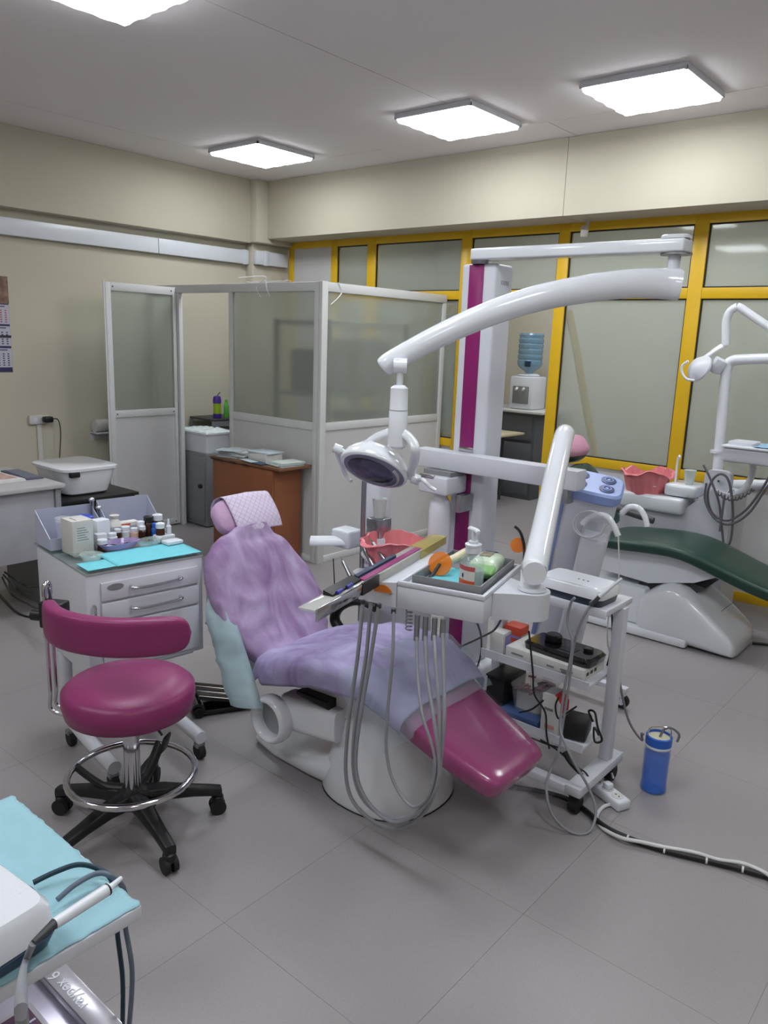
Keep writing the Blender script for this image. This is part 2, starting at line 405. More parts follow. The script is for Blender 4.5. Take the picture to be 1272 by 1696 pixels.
# door leaf swung open towards the room
dl = thing('cubicle_door', 'narrow white framed cubicle door standing open with frosted pane on top', 'door', (-5.43, 3.5, 0))
XD = -5.445; a0, a1 = 3.205, 3.82
for (y0, y1, z0, z1, nm) in ((a0, a0+.045, .012, 1.935, 'door_stile'), (a1-.03, a1, .012, 1.935, 'door_stile'), (a0+.045, a1-.03, 1.875, 1.935, 'top_rail'), (a0+.045, a1-.03, .93, .985, 'cross_rail'), (a0+.045, a1-.03, .012, .06, 'bottom_rail')):
    G().b2(XD-.018, XD+.018, y0, y1, z0, z1, .003).out(nm, ALU, dl)
G().b2(XD+.019, XD+.024, a0-.02, a0-.006, .012, 1.945).out('edge_strip', ALU, dl)
G().b2(XD-.004, XD+.004, a0+.045, a1-.03, .985, 1.875).out('frosted_pane', FROST, dl)
G().b2(XD-.008, XD+.010, a0+.045, a1-.03, .06, .93).out('lower_panel', PANELW, dl)
for y in (a0+.06, a1-.045):
    for z in (1.905, .957, .036): G().cyl((XD+.018, y, z), (XD+.0205, y, z), .006, n=10).out('screw', DGREY, dl)
# plastic wrap scraps on the cubicle top
sc_ = [((395, 460), (440, 458), (425, 475), (432, 492)), ((440, 463), (442, 478), (447, 491)), ((560, 468), (566, 483), (559, 494), (548, 504))]
t = thing('plastic_wrap_scrap', 'white scraps of torn plastic wrap lying over the cubicle top rail', 'plastic scrap', at(440, 462, Y=YFR))
for k, pl in enumerate(sc_):
    if k < 2: pts = [at(x, y, Y=YFR-.024-.004*i) for i, (x, y) in enumerate(pl)]
    else: pts = [at(x, y, X=XS+.026) for x, y in pl]
    G().tube(pts, lambda q: (.005*(1-.6*q), .0012), 6).out('strand', WHITE, t)
def crump(u, v):
    x = -4.62+.5*u; y = YFR-.02+.06*v
    return (x, y, PT+.004+.022*abs(noise.noise((x*9, y*30, 2)))+.012*math.sin(u*19)**2*math.sin(3.1*v))
G().grid(crump, 40, 6).out('wrap_sheet', CLEAR, t)

# inside the doorway: grey cabinet, white bin on it, wall rack with bottles
t = thing('grey_metal_cabinet', 'low grey metal cabinet standing in the cubicle doorway under a white bin', 'cabinet', (-5.36, 4.1, 0))
G().b2(-5.60, -5.165, 3.90, 4.185, .01, .625, .006).out('cabinet_body', GREY, t)
G().b2(-5.575, -5.19, 3.888, 3.90, .05, .6, .004).out('cabinet_door', GREY, t)
G().cyl((-5.23, 3.888, .35), (-5.23, 3.868, .35), .018, n=14).out('door_knob', BLK, t)
t = thing('white_bin', 'white plastic storage bin on grey cabinet with crumpled tissue over its rim', 'bin', (-5.36, 4.1, .626))
g = G(); z0 = .626
g.rings([se((-5.38, 4.04, z0+h), (1,0,0), (0,1,0), .205+.012*h/.17, .132+.012*h/.17, 9, 40) for h in (0, .15, .165)]); g.out('bin_body', WHITE, t)
g = G(); g.rings([se((-5.38, 4.04, z0+h), (1,0,0), (0,1,0), .222, .150, 9, 40) for h in (.150, .166)]); g.out('bin_rim', WHITE, t)
def tis(u, v):
    x = -5.60+.44*u; y = 3.895+.29*v; e = min(u, 1-u, v, 1-v)
    return (x, y, z0+.169+.028*abs(noise.noise((x*16, y*16, 0)))*min(1, e*9)+.01*abs(noise.noise((x*45, y*45, 1)))-(.012 if e < .02 else 0))
G().grid(tis, 36, 36).out('tissue', M('tissue', (214, 226, 228), .85, bump=.3, bscale=60), t)
t = thing('bottle_rack', 'small dark metal rack inside the cubicle carrying three bottles', 'rack', (-5.6, 4.5, 0))
G().b2(-5.80, -5.45, 4.20, 4.75, .845, .862, .003).out('rack_shelf', DGREY, t)
G().b2(-5.47, -5.45, 4.20, 4.75, .80, .845).out('rack_apron', GREY, t)
G().b2(-5.80, -5.45, 4.20, 4.75, .45, .465, .003).out('rack_shelf', DGREY, t)
for y in (4.21, 4.73):
    for x in (-5.785, -5.47): G().b2(x-.012, x+.012, y-.012, y+.012, 0, .845).out('rack_leg', GREY, t)
z0 = .862
t = thing('squeeze_bottle', 'purple and yellow bottle with straw lid on the dark rack', 'bottle', (-5.55, 4.31, z0))
G().lathe([(.033, 0), (.036, .01), (.036, .04)], (-5.55, 4.31, z0)).out('bottle_base', PURPLEB, t)
G().lathe([(.034, .04), (.033, .09), (.034, .13)], (-5.55, 4.31, z0)).out('bottle_body', LIME, t)
G().lathe([(.036, .13), (.037, .16), (.03, .19), (.012, .195)], (-5.55, 4.31, z0)).out('bottle_cap', PURPLEB, t)
G().tube([(-5.55, 4.31, z0+.19), (-5.55, 4.325, z0+.21), (-5.55, 4.345, z0+.225)], .004).out('straw', DGREY, t)
t = thing('green_bottle', 'slim green plastic bottle beside the purple and yellow bottle', 'bottle', (-5.55, 4.41, z0))
G().lathe([(.022, 0), (.025, .01), (.023, .07), (.025, .1), (.012, .13)], (-5.55, 4.41, z0)).out('bottle_body', GREENB, t)
G().lathe([(.012, .13), (.013, .155), (.006, .16)], (-5.55, 4.41, z0)).out('bottle_cap', GREENB, t)
t = thing('grey_bottle', 'grey spray bottle half hidden by the cubicle door post', 'bottle', (-5.55, 4.5, z0))
G().lathe([(.03, 0), (.032, .02), (.028, .1), (.014, .16)], (-5.55, 4.5, z0)).out('bottle_body', GREY, t)
G().lathe([(.014, .16), (.012, .2), (.005, .21)], (-5.55, 4.5, z0)).out('spray_cap', DGREY, t)
# tall dark shelf blurred behind the side pane
t = thing('storage_shelf', 'grey shelf unit standing inside the cubicle behind the frosted side pane', 'shelf', (-4.25, 4.6, 0))
for z in (.05, .6, 1.15, 1.68): G().b2(-4.6, -4.05, 4.15, 5.05, z, z+.03).out('shelf_board', GREY, t)
for x in (-4.6, -4.05):
    for y in (4.15, 5.05): G().b2(x-.015, x+.015, y-.015, y+.015, 0, 1.72).out('shelf_post', DGREY, t)
for (y, z, w_, h_, m_, lb) in ((4.35, 1.18, .3, .32, DGREY, 'dark narrow box on the upper shelf behind the frosted side pane'), (4.78, 1.18, .35, .4, GREY, 'tall grey box on the upper shelf behind the frosted side pane'), (4.4, .63, .34, .3, OFFW, 'white box on the lower shelf behind the cubicle side panel'), (4.8, .63, .3, .38, DGREY, 'dark box on the lower shelf behind the cubicle side panel')):
    tag(G().b2(-4.5, -4.12, y-w_/2, y+w_/2, z+.001, z+h_, .01).out('storage_box', m_), lb, 'box', 'boxes inside the cubicle')
# roll of paper on a wall bracket
t = thing('towel_bracket', 'small white wall bracket behind the open cubicle door', 'bracket', (-5.76, 3.3, .78))
G().b2(-5.82+.001, -5.70, 3.245, 3.42, .775, .785, .002).out('bracket_plate', WPAINT, t)
G().b2(-5.819, -5.812, 3.25, 3.41, .72, .775).out('bracket_back', WPAINT, t)
t = thing('towel_roll', 'white folded towel bundle lying on the wall bracket', 'towel', (-5.75, 3.32, .786))
G().tube([(-5.75, 3.25, .835), (-5.75, 3.33, .84), (-5.75, 3.42, .838)], lambda q: (.055, .047), 14, 4).out('towel_body', OFFW, t)

# ------------------------------------------------------------------ brown cabinet with papers
t = thing('wooden_cabinet', 'low brown wood laminate cabinet against the cubicle, covered with papers', 'cabinet', (-4.27, 3.66, 0))
G().b2(-4.60, -3.945, 3.545, 3.80, .01, .695, .003).out('cabinet_body', WOOD, t)
G().b2(-4.60, -3.95, 3.527, 3.544, .03, .69, .002).out('cabinet_door', WOOD, t)
G().b2(-4.62, -3.86, 3.515, 3.815, .696, .716, .003).out('cabinet_top', M('wood_top', (120, 84, 62), .45, var=.1, scale=5), t)
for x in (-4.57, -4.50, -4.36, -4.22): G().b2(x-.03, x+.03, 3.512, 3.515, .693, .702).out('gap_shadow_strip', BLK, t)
zt = .717
def stack(name, lab, cx, cy, n, w_, d_, m_, grp=None, th=.004, rz=0.2, z0=zt, jit=.012):
    e = thing(name, lab, 'papers', (cx, cy, z0), grp); z = z0
    for k in range(n):
        T = Matrix.Translation((cx+random.uniform(-jit, jit), cy+random.uniform(-jit, jit), z)) @ Matrix.Rotation(rz+random.uniform(-.12, .12), 4, 'Z')
        G(T).b2(-w_/2, w_/2, -d_/2, d_/2, 0, th).out('sheet', m_ if k % 3 else PAPERB, e); z += th+.0004
    return z
zz = stack('paper_stack', 'tall rumpled stack of bluish papers on brown cabinet by the white bin', -4.44, 3.66, 9, .26, .2, PAPER, th=.005)
stack('paper_stack', 'single pale blue sheet lying on top of the rumpled paper stack', -4.47, 3.6, 0+1, .2, .14, PAPERB, z0=zz+.001, rz=.5)
t = thing('white_carton', 'flat white carton on the brown cabinet top among papers', 'box', (-4.17, 3.66, zt))
G().box((-4.185, 3.67, zt+.032), (.2, .15, .06), .003, (0, 0, -.05)).out('carton_body', PAPER, t)
G().box((-4.18, 3.67, zt+.066), (.22, .16, .006), .001, (0, 0, .06)).out('carton_lid', PAPERB, t)
stack('paper_stack', 'short pile of greenish white sheets beside the flat white carton', -3.955, 3.66, 5, .15, .2, M('paper_green', (196, 208, 202), .8), th=.005, rz=-.1)
e = thing('blue_folder', 'thin dark blue and white folder at the front edge of brown cabinet', 'folder', (-4.13, 3.545, zt))
G().box((-4.15, 3.555, zt+.003), (.22, .07, .005), 0, (0, 0, -.12)).out('folder_cover', NAVY, e)
G().box((-4.22, 3.55, zt+.008), (.16, .06, .003), 0, (0, 0, -.2)).out('folder_sheet', PAPERB, e)

# ------------------------------------------------------------------ calendar, socket
cal = thing('wall_calendar', 'tall three month wall calendar with photo header hanging on cream wall', 'calendar', (-5.81, 2.5, 1.26))
cx = XL+.001; y0, y1 = 2.34, 2.665
G().b2(cx, cx+.003, y0, y1, 1.262, 1.935).out('backing_card', M('calendar_navy', (52, 52, 96), .5), cal)
CALP = M('calendar_photo', (132, 102, 88), .4, var=.5, scale=22)
G().b2(cx+.003, cx+.005, y0, y1+.004, 1.745, 1.935).out('photo_header', CALP, cal)
INK = M('print_ink', (70, 66, 84), .6); INKR = M('print_ink_red', (176, 84, 92), .6)
for zt_, zb_ in ((1.738, 1.602), (1.588, 1.448), (1.432, 1.296)):
    o = G().b2(cx+.003, cx+.006, y0, y1-.002, zb_, zt_).out('month_sheet', M('calendar_sheet', (188, 188, 206), .6), cal)
    g = G()
    for r in range(6):
        for c_ in range(9):
            if r == 0 and c_ < 2: continue
            g.b2(cx+.006, cx+.0066, y0+.02+c_*.034, y0+.034+c_*.034, zb_+.012+r*.016, zb_+.02+r*.016)
    g.out('dates', INKR if zt_ > 1.7 else INK, cal)
    G().b2(cx+.006, cx+.0066, y0+.1, y1-.03, zt_-.016, zt_-.009).out('month_heading', INK, cal)
G().b2(cx+.0062, cx+.009, y0, y1+.002, 1.506, 1.524).out('date_slider', M('slider', (60, 54, 70), .3), cal)
# socket, plug, conduit
t = thing('wall_socket', 'white twin wall socket on cream wall with black adapter plugged in', 'socket', (XL, 2.83, .88))
G().b2(XL+.001, XL+.03, 2.755, 2.905, .872, .94, .006).out('socket_body', OFFW, t)
for y in (2.795, 2.86): G().cyl((XL+.03, y, .906), (XL+.032, y, .906), .02, n=18).out('socket_ring', WHITE, t)
G().b2(XL+.001, XL+.016, 2.815, 2.85, .10, .872, .003).out('conduit', OFFW, t)
t = thing('power_adapter', 'black plug adapter in the wall socket with thin lead hanging down', 'adapter', (XL+.05, 2.88, .885))
G().b2(XL+.033, XL+.085, 2.845, 2.915, .885, .93, .01).out('adapter_body', BLK, t)
G().tube([(XL+.06, 2.915, .91), (XL+.06, 2.96, .9), (XL+.06, 2.975, .8), (XL+.06, 2.955, .6), (XL+.06, 2.94, .4), (XL+.07, 2.95, .05), (XL+.3, 2.97, .006)], .004).out('lead', BLK, t)

# ------------------------------------------------------------------ desk at the left
t = thing('office_desk', 'light grey office desk with modesty panel beside the cream wall', 'desk', (-4.4, 1.6, 0))
G().b2(-4.78, -4.07, .6, 2.115, .728, .752, .004).out('desk_top', M('desk_laminate', (176, 174, 178), .4), t)
G().b2(-4.115, -4.10, .65, 2.06, .34, .727, .002).out('modesty_panel', M('desk_panel', (158, 158, 166), .45), t)
G().b2(-4.72, -4.12, 2.045, 2.075, .0, .727, .002).out('desk_side', GREY, t)
G().b2(-4.118, -4.085, 2.062, 2.092, .0, .727, .002).out('desk_leg', GREY, t)
G().b2(-4.74, -4.12, .64, .67, .0, .727, .002).out('desk_side', GREY, t)
zt = .753
t = thing('magazine', 'open magazine with reddish picture pages lying on the grey desk', 'magazine', (-4.45, 1.86, zt))
T = Matrix.Translation((-4.42, 1.865, zt)) @ Matrix.Rotation(.05, 4, 'Z')
for k in range(3): G(T).b2(-.16+.006*k, .16-.004*k, -.12+.005*k, .115, .004*k, .004*k+.0035).out('page', PAPER, t)
G(T).b2(-.11, .1, -.1, .1, .0116, .0122).out('picture', M('magazine_print', (196, 160, 150), .5, var=.4, scale=16), t)
t = thing('slate_folder', 'dark slate blue folder at the end of the grey desk', 'folder', (-4.5, 2.05, zt))
G(Matrix.Translation((-4.45, 2.052, zt)) @ Matrix.Rotation(-.03, 4, 'Z')).b2(-.17, .17, -.05, .05, 0, .008, .002).out('cover', M('slate_card', (82, 86, 108), .5), t)
G(Matrix.Translation((-4.45, 2.052, zt+.008)) @ Matrix.Rotation(-.06, 4, 'Z')).b2(-.15, .15, -.04, .04, 0, .003).out('sheet', M('slate_sheet', (104, 108, 126), .5), t)
t = thing('document_box', 'grey document box on the desk beside the open magazine', 'box', (-4.5, 1.72, zt))
G().b2(-4.62, -4.36, 1.48, 1.615, zt, zt+.06, .003).out('box_body', GREY, t)
t = thing('black_side_box', 'black low cabinet box beyond the desk end carrying a white tub', 'cabinet', (-4.45, 2.4, 0))
G().b2(-4.72, -4.19, 2.135, 2.62, .0, .605, .004).out('box_body', BLK, t)
G().b2(-4.74, -4.17, 2.125, 2.635, .606, .625, .003).out('box_top', BLK, t)
zb = .626
t = thing('white_tub', 'white plastic disinfecting tub with flat lid standing on black box', 'tub', (-4.45, 2.4, zb))
g = G(); g.rings([se((-4.44, 2.37, zb+h), (1,0,0), (0,1,0), a, b, 5, 44) for h, a, b in ((0, .155, .125), (.012, .172, .142), (.09, .195, .165), (.15, .208, .178))]); g.out('tub_body', WGLOSS, t)
g = G(); g.rings([se((-4.44, 2.37, zb+h), (1,0,0), (0,1,0), a, b, 6, 44) for h, a, b in ((.151, .216, .186), (.167, .218, .188), (.172, .208, .178))]); g.out('tub_lid', WGLOSS, t)
G().box((-4.232, 2.255, zb+.135), (.03, .06, .03), .006).out('lid_clip', BLK, t)
t = thing('desk_cable', 'black computer cables drooping below the grey desk to the floor', 'cable', (-4.3, 2.0, 0), )
for k in range(3):
    G().tube([at(3+2*k, 955-4*k, X=-4.16), at(20+10*k, 985-8*k, X=-4.10), at(45+5*k, 1000-14*k, X=-3.9), at(70+4*k, 1012-22*k, X=-3.6)], .005).out('cable_strand', BLK, t)
tag(G().tube([at(0, 985, Z=.006), at(25, 1012, Z=.006), at(50, 1022, Z=.006), at(75, 1020, Z=.006)], .006).out('floor_cable', BLK), 'black cable lying on the floor behind the drawer trolley', 'cable')

# ------------------------------------------------------------------ room behind the glazing
t = thing('back_counter', 'dark grey drawer cabinet with pale top under the water cooler', 'cabinet', (-4.2, 7.4, 0))
G().b2(-4.75, -3.95, 7.10, 7.65, 0, .90, .004).out('cabinet_body', M('slate_cabinet', (88, 92, 100), .5), t)
for z in (.05, .34, .62): G().b2(-4.72, -3.98, 7.085, 7.10, z, z+.25, .003).out('drawer', M('slate_front', (98, 102, 110), .5), t)
G().b2(-4.78, -3.86, 7.05, 7.70, .901, .925, .003).out('cabinet_top', PANELW, t)
t = thing('low_table', 'pale low table top in front of the dark counter behind the doorway', 'table', (-4.0, 6.6, 0))
G().b2(-4.7, -3.98, 6.5, 6.95, .70, .72, .003).out('table_top', M('pale_wood', (190, 180, 150), .5), t)
for x in (-4.65, -4.2):
    for y in (6.54, 6.9): G().cyl((x, y, 0), (x, y, .70), .015, n=10).out('table_leg', DGREY, t)
t = thing('water_cooler', 'white table top water cooler on the counter in the next room', 'water cooler', (-4.18, 7.3, .926))
wx, wy, wz = -4.2, 7.33, .926
G().b2(wx-.14, wx+.14, wy-.14, wy+.14, wz, wz+.34, .02).out('cooler_body', WHITE, t)
G().b2(wx-.095, wx+.095, wy-.150, wy-.139, wz+.06, wz+.24, .008).out('dispenser_recess', GREY, t)
for s_ in (-1, 1): G().cyl((wx+s_*.04, wy-.15, wz+.22), (wx+s_*.04, wy-.18, wz+.2), .014, n=10).out('tap', OFFW, t)
G().lathe([(.11, .34), (.12, .35), (.09, .37)], (wx, wy, wz)).out('bottle_collar', WHITE, t)
t = thing('water_bottle_jug', 'large blue water jug upside down on the cooler', 'water jug', (wx, wy, wz+.37))
pr_ = [(.04, 0), (.05, .02), (.11, .06), (.128, .09)]
for k in range(5): pr_ += [(.13, .10+.055*k), (.13, .13+.055*k), (.122, .14+.055*k)]
pr_ += [(.13, .39), (.12, .41)]
G().lathe(pr_, (wx, wy, wz+.371)).out('jug_body', mix_mat('jug_plastic', (112, 160, 190), .4, .6, .08, 'clear'), t)
G().box((wx+.05, wy-.128, wz+.47), (.07, .012, .06), .003).out('jug_label', NAVY, t)
tag(G().tube([at(942, 515, Y=5.312), at(955, 580, Y=5.312), at(972, 680, Y=5.312), at(986, 755, Y=5.312)], lambda q: (.030, .020), 10, 4).out('yellow_strip', YEL), 'yellow strip leaning diagonally behind the frosted window pane', 'pole')  # strip added for a yellow diagonal of unknown origin
# small camera under the soffit
t = thing('ceiling_camera', 'small white security camera fixed under the soffit edge', 'camera', at(975, 372, Y=5.2))
p = at(968, 383, Y=5.14)
G().box(p, (.05, .09, .05), .008, (.5, 0, .5)).out('camera_body', OFFW, t)
G().cyl(p+Vector((0, .02, .01)), (p.x, p.y+.05, 2.44), .012, n=10).out('camera_arm', OFFW, t)

# ================================================================== DRAWER TROLLEY
ZT = .78
fl_, fr_ = Vector((-2.417, 1.308)), Vector((-2.357, 1.755))
ey = (fr_-fl_).normalized(); ang = math.atan2(ey.y, ey.x) - math.pi/2
W_, D_ = .45, .485
CT = Matrix.Translation(((fl_.x+fr_.x)/2, (fl_.y+fr_.y)/2, 0)) @ Matrix.Rotation(ang, 4, 'Z')   # local +x is the drawer front
tro = thing('drawer_trolley', 'white metal dental drawer trolley with glass top and curved white legs', 'drawer trolley', CT @ Vector((-.24, 0, 0)))
ZB = .385
G(CT).b2(-D_, -.002, -W_/2, W_/2, ZB, ZT-.016, .006).out('cabinet_body', WPAINT, tro)
G(CT).b2(-D_-.006, .006, -W_/2-.006, W_/2+.006, ZT-.010, ZT, .002).out('glass_top', mix_mat('green_glass', (70, 104, 104), .72, .7, .04, 'clear'), tro)
G(CT).b2(-D_, 0, -W_/2, W_/2, ZT-.0155, ZT-.0105).out('top_liner', PANELW, tro)
zd = [(.665, .735), (.585, .66), (.405, .58)]
for z0, z1 in zd:
    d = G(CT).b2(-.002, .010, -W_/2+.05, W_/2-.025, z0, z1-.004, .002).out('drawer', WPAINT, tro)
    zc_ = (z0+z1)/2+.004
    G(CT).tube([(.010, -.07, zc_), (.030, -.065, zc_-.003), (.034, 0, zc_-.006), (.030, .115, zc_-.003), (.010, .12, zc_)], .0055, 10, 5).out('handle', CHROME, d)
G(CT).rings([se((.0102+q, -W_/2+.10, .712), (0, 1, 0), (0, 0, 1), .030, .012, 2, 28) for q in (0, .0015)]).out('badge', GREY, tro)
for y in (-W_/2+.022, W_/2+.008):
    G(CT).tube([(.004, y, .655), (.018, y, .65), (.02, y, .58), (.018, y, .5), (.004, y, .495)], .005, 8, 4).out('side_latch', CHROME, tro)
for y in (-.205, .135):     # bent tube legs
    lg = G(CT).tube([(-.30, y, .385), (-.30, y, .25), (-.295, y, .15), (-.26, y, .115), (-.12, y, .10), (.0, y, .095), (.13, y, .09)], .025, 14, 6).out('leg', WPAINT, tro)
    for x in (.115, -.28):
        G(CT).cyl((x, y-.012, .030), (x, y+.012, .030), .030, n=20).out('caster_wheel', RUB, lg)
        G(CT).box((x, y, .058), (.03, .036, .02), .004).out('caster_fork', STEEL, lg)
G(CT).b2(-.44, -.02, -.21, .19, .372, .384, .003).out('leg_plate', WPAINT, tro)
zt = ZT+.0005
# teal napkins
def nap(name, lab, x0, x1, y0, y1, rz=0, z=zt):
    T = CT @ Matrix.Translation(((x0+x1)/2, (y0+y1)/2, z)) @ Matrix.Rotation(rz, 4, 'Z')
    w2, d2 = (x1-x0)/2, (y1-y0)/2
    o = G(T).grid(lambda u, v: (-w2+2*w2*u, -d2+2*d2*v, .0012+.0018*abs(noise.noise((u*3, v*5, 1)))), 12, 16).out(name, TEAL, None, solid=.0006)
    return tag(o, lab, 'napkin')
nap('teal_napkin', 'bright teal paper napkin spread over the drawer trolley glass top', -.19, 0, -.11, .222)
nap('teal_napkin', 'pale folded napkin at the corner of the drawer trolley', -.11, -.002, -.215, -.112)
LP = lambda x, y, z=zt: CT @ Vector((x, y, z))
def lbox(name, lab, cat, x, y, sx, sy, sz, m_, rz=0, bev=.003, extra=None, grp=None, z=zt):
    T = CT @ Matrix.Translation((x, y, z)) @ Matrix.Rotation(rz, 4, 'Z')
    e = thing(name, lab, cat, T @ Vector((0, 0, 0)), grp)
    b_ = G(T).b2(-sx/2, sx/2, -sy/2, sy/2, 0, sz, bev).out('box_body', m_, e)
    if extra: extra(T, e, b_)
    return e
def lopen(name, lab, x, y, sx, sy, sz, m_, rz=0, t_=.003):
    T = CT @ Matrix.Translation((x, y, zt)) @ Matrix.Rotation(rz, 4, 'Z')
    e = thing(name, lab, 'tray', T @ Vector((0, 0, 0)))
    k = .012
    for (a, b, s1, s2, nm) in ((-sx/2, 0, t_, sy, 'back_wall'), (sx/2, 0, t_, sy, 'front_wall')):
        h = sz if nm == 'back_wall' else sz*.35
        G(T).b2(a-t_/2, a+t_/2, -sy/2, sy/2, 0, h).out(nm, m_, e)
    for sgn in (-1, 1):
        y_ = sgn*(sy/2)
        G(T).prism([(-sx/2, 0), (sx/2, 0), (sx/2, sz*.35), (-sx/2, sz)], y_-t_/2, y_+t_/2).out('side_wall', m_, e)
    G(T).b2(-sx/2, sx/2, -sy/2, sy/2, 0, .003).out('tray_floor', m_, e)
    return e
LILACP = mix_mat('lilac_clear_plastic', (188, 192, 212), .25, .5, .2, 'clear')
lopen('organizer_box', 'lilac translucent open organizer box at the trolley back, holding cups and gauze', -.40, -.118, .15, .215, .13, LILACP)
lopen('organizer_box', 'wide lilac organizer box behind the medicine bottles', -.42, .125, .12, .215, .14, LILACP)
def lath(name, lab, cat, x, y, parts, grp=None, z=zt, n=20):
    e = thing(name, lab, cat, LP(x, y, z), grp)
    for nm, pf, m_ in parts: G(CT).lathe(pf, (x, y, z), n).out(nm, m_, e)
    return e
zi = zt+.0035
lath('blue_lid_jar', 'clear jar with bright blue lid inside the organizer box', 'jar', -.41, -.065, [('jar_body', [(.03, 0), (.032, .07)], CLEAR), ('jar_lid', [(.036, .07), (.036, .092), (.03, .096)], M('royal_blue', (44, 70, 190), .35))], z=zi)
lath('plastic_cup_stack', 'stack of clear plastic cups inside the organizer box', 'cups', -.40, -.145, [('cup', [(.024, 0), (.032, .085)], CLEAR), ('cup', [(.031, .088), (.034, .1)], CLEAR)], z=zi)
def carton(T, e, b_):
    G(T).b2(.0455, .046, -.03, .03, .05, .115).out('label_panel', PAPER, b_)
    g = G(T)
    for k in range(6): g.b2(.046, .0464, -.024, .02-.006*(k % 3), .056+k*.009, .059+k*.009)
    o = g.out('print_lines', GREY, b_); o['kind'] = 'stuff'
    G(T).b2(-.02, .028, -.02, -.014, .13, .1305).out('tear_slot', GREY, b_)
lbox('glove_carton', 'white printed tissue carton at the front corner of the trolley top', 'box', -.255, -.15, .09, .08, .13, OFFW, .1, .002, carton)
lbox('paper_cup_block', 'white upright cotton roll dispenser between carton and bottles', 'dispenser', -.325, -.035, .05, .06, .1, WHITE, .2, .008)
lbox('white_block', 'small white plastic block standing behind the brown vial', 'box', -.275, -.055, .035, .04, .055, WHITE, 0, .004)
WC = lambda r, h0, h1: ('cap', [(r, h0), (r, h1-.002), (r*.8, h1)], WHITE)
lath('medicine_bottle', 'small white capped brown vial in front of the cotton dispenser', 'bottle', -.225, -.07, [('bottle_body', [(.018, 0), (.018, .028)], BROWNG), WC(.019, .028, .046)], 'medicine bottles on the trolley')
spots = [(-.30, .0, .02, .045, WHITE, 'stubby white jar lying near the violet tray'), (-.33, .035, .016, .05, BROWNG, 'brown vial behind the stubby white jar'), (-.335, .07, .02, .055, WHITE, 'round white pot in the middle of the bottles'),
         (-.31, .095, .016, .05, M('skin_beige', (214, 178, 160), .4), 'beige bottle among the medicine bottles'), (-.30, .125, .015, .055, BROWNG, 'brown bottle standing next to the beige bottle'), (-.325, .13, .018, .07, OFFW, 'white bottle rising behind the brown bottle'),
         (-.33, .165, .022, .085, BROWNG, 'dark brown flask with black cap among the bottles'), (-.30, .178, .014, .06, BLUE, 'small blue bottle beside the dark flask'), (-.33, .205, .024, .088, BROWNG, 'tall brown jar with white cap and red label'),
         (-.27, .195, .016, .04, M('plum', (88, 60, 92), .35), 'plum coloured little jar beside the blue bottle')]
for (x, y, r, h, m_, lb) in spots:
    parts = [('bottle_body', [(r*.95, 0), (r, .004), (r, h*.62), (r*.7, h*.72)], m_), ('cap', [(r*.85, h*.72), (r*.85, h*.97), (r*.6, h)], BLK if 'black cap' in lb else (m_ if m_ is BLUE else WHITE))]
    if 'red label' in lb: parts.append(('label_band', [(r+.0005, h*.2), (r+.0005, h*.45)], RED))
    lath('medicine_bottle', lb, 'bottle', x, y, parts, 'medicine bottles on the trolley')
lbox('white_dish', 'white square rinse dish holding two bottles near the trolley edge', 'dish', -.235, .185, .05, .075, .026, WHITE, 0, .006)
for (x, y, lb, m_, r) in ((-.235, .17, 'brown bottle with white cap standing in the white dish', BROWNG, .018), (-.235, .205, 'slim white dropper bottle standing in the white dish', WHITE, .011)):
    lath('medicine_bottle', lb, 'bottle', x, y, [('bottle_body', [(r, 0), (r, .022), (r*.8, .028)], m_), ('cap', [(r, .028), (r, .046), (r*.5, .05)], WHITE)] if r > .012 else [('bottle_body', [(r, 0), (r, .03), (r*.5, .036)], m_), ('cap', [(.006, .036), (.003, .06)], WHITE)], 'medicine bottles on the trolley', z=zt+.0265)
lbox('soap_box', 'flat white plastic case at the far corner of teal napkin', 'case', -.165, .185, .05, .07, .014, WHITE, .1, .004, z=zt+.004)
lbox('medicine_carton', 'white carton with orange print lying inside the wide organizer', 'box', -.395, .10, .04, .09, .055, PAPER, 0, .002, lambda T, e, b_: G(T).b2(.02, .0206, -.038, .01, .028, .05).out('orange_print', ORP, b_), z=zi)
lath('gauze_bag', 'white crumpled gauze bag inside the wide organizer', 'bag', -.40, .055, [('bag_body', [(.02, 0), (.034, .02), (.03, .05), (.012, .07), (.02, .085)], OFFW)], z=zi, n=11)
for (x, y, r, lb) in ((-.13, -.15, .042, 'round clear glass dish with cut rim at the trolley corner'), (-.20, -.17, .03, 'small clear glass dish beside the tissue carton')):
    lath('glass_dish', lb, 'dish', x, y, [('dish_body', [(r*.7, 0), (r*.75, .003), (r, .022), (r*.96, .023), (r*.68, .006)], GLASSM)], 'clear dishes on the trolley')
def oval(x, y, a, b, h, lb, m_, rz):
    T = CT @ Matrix.Translation((x, y, zt+.004)) @ Matrix.Rotation(rz, 4, 'Z')
    e = thing('oval_tray', lb, 'tray', T @ Vector((0, 0, 0)), 'clear dishes on the trolley')
    G(T).lathe([(.8, 0), (.82, .002), (1, h), (.97, h+.001), (.78, .005)], (0, 0, 0), 30, (0, 0, 1), a, b).out('tray_body', m_, e)
    g = G(T)
    for k in range(9):
        q = random.uniform(0, 6.28); r_ = random.uniform(0, .55)
        g.box((a*r_*math.cos(q), b*r_*math.sin(q), .009), (.012, .006, .006), 0, (0, 0, q))
    o = g.out('small_parts', STEEL, e); o['kind'] = 'stuff'
oval(-.225, -.005, .045, .085, .022, 'violet rimmed clear tray filled with small steel parts', VIOLET, .12)
oval(-.205, .11, .032, .06, .02, 'clear oval tray with small steel parts on teal napkin', GLASSM, .2)
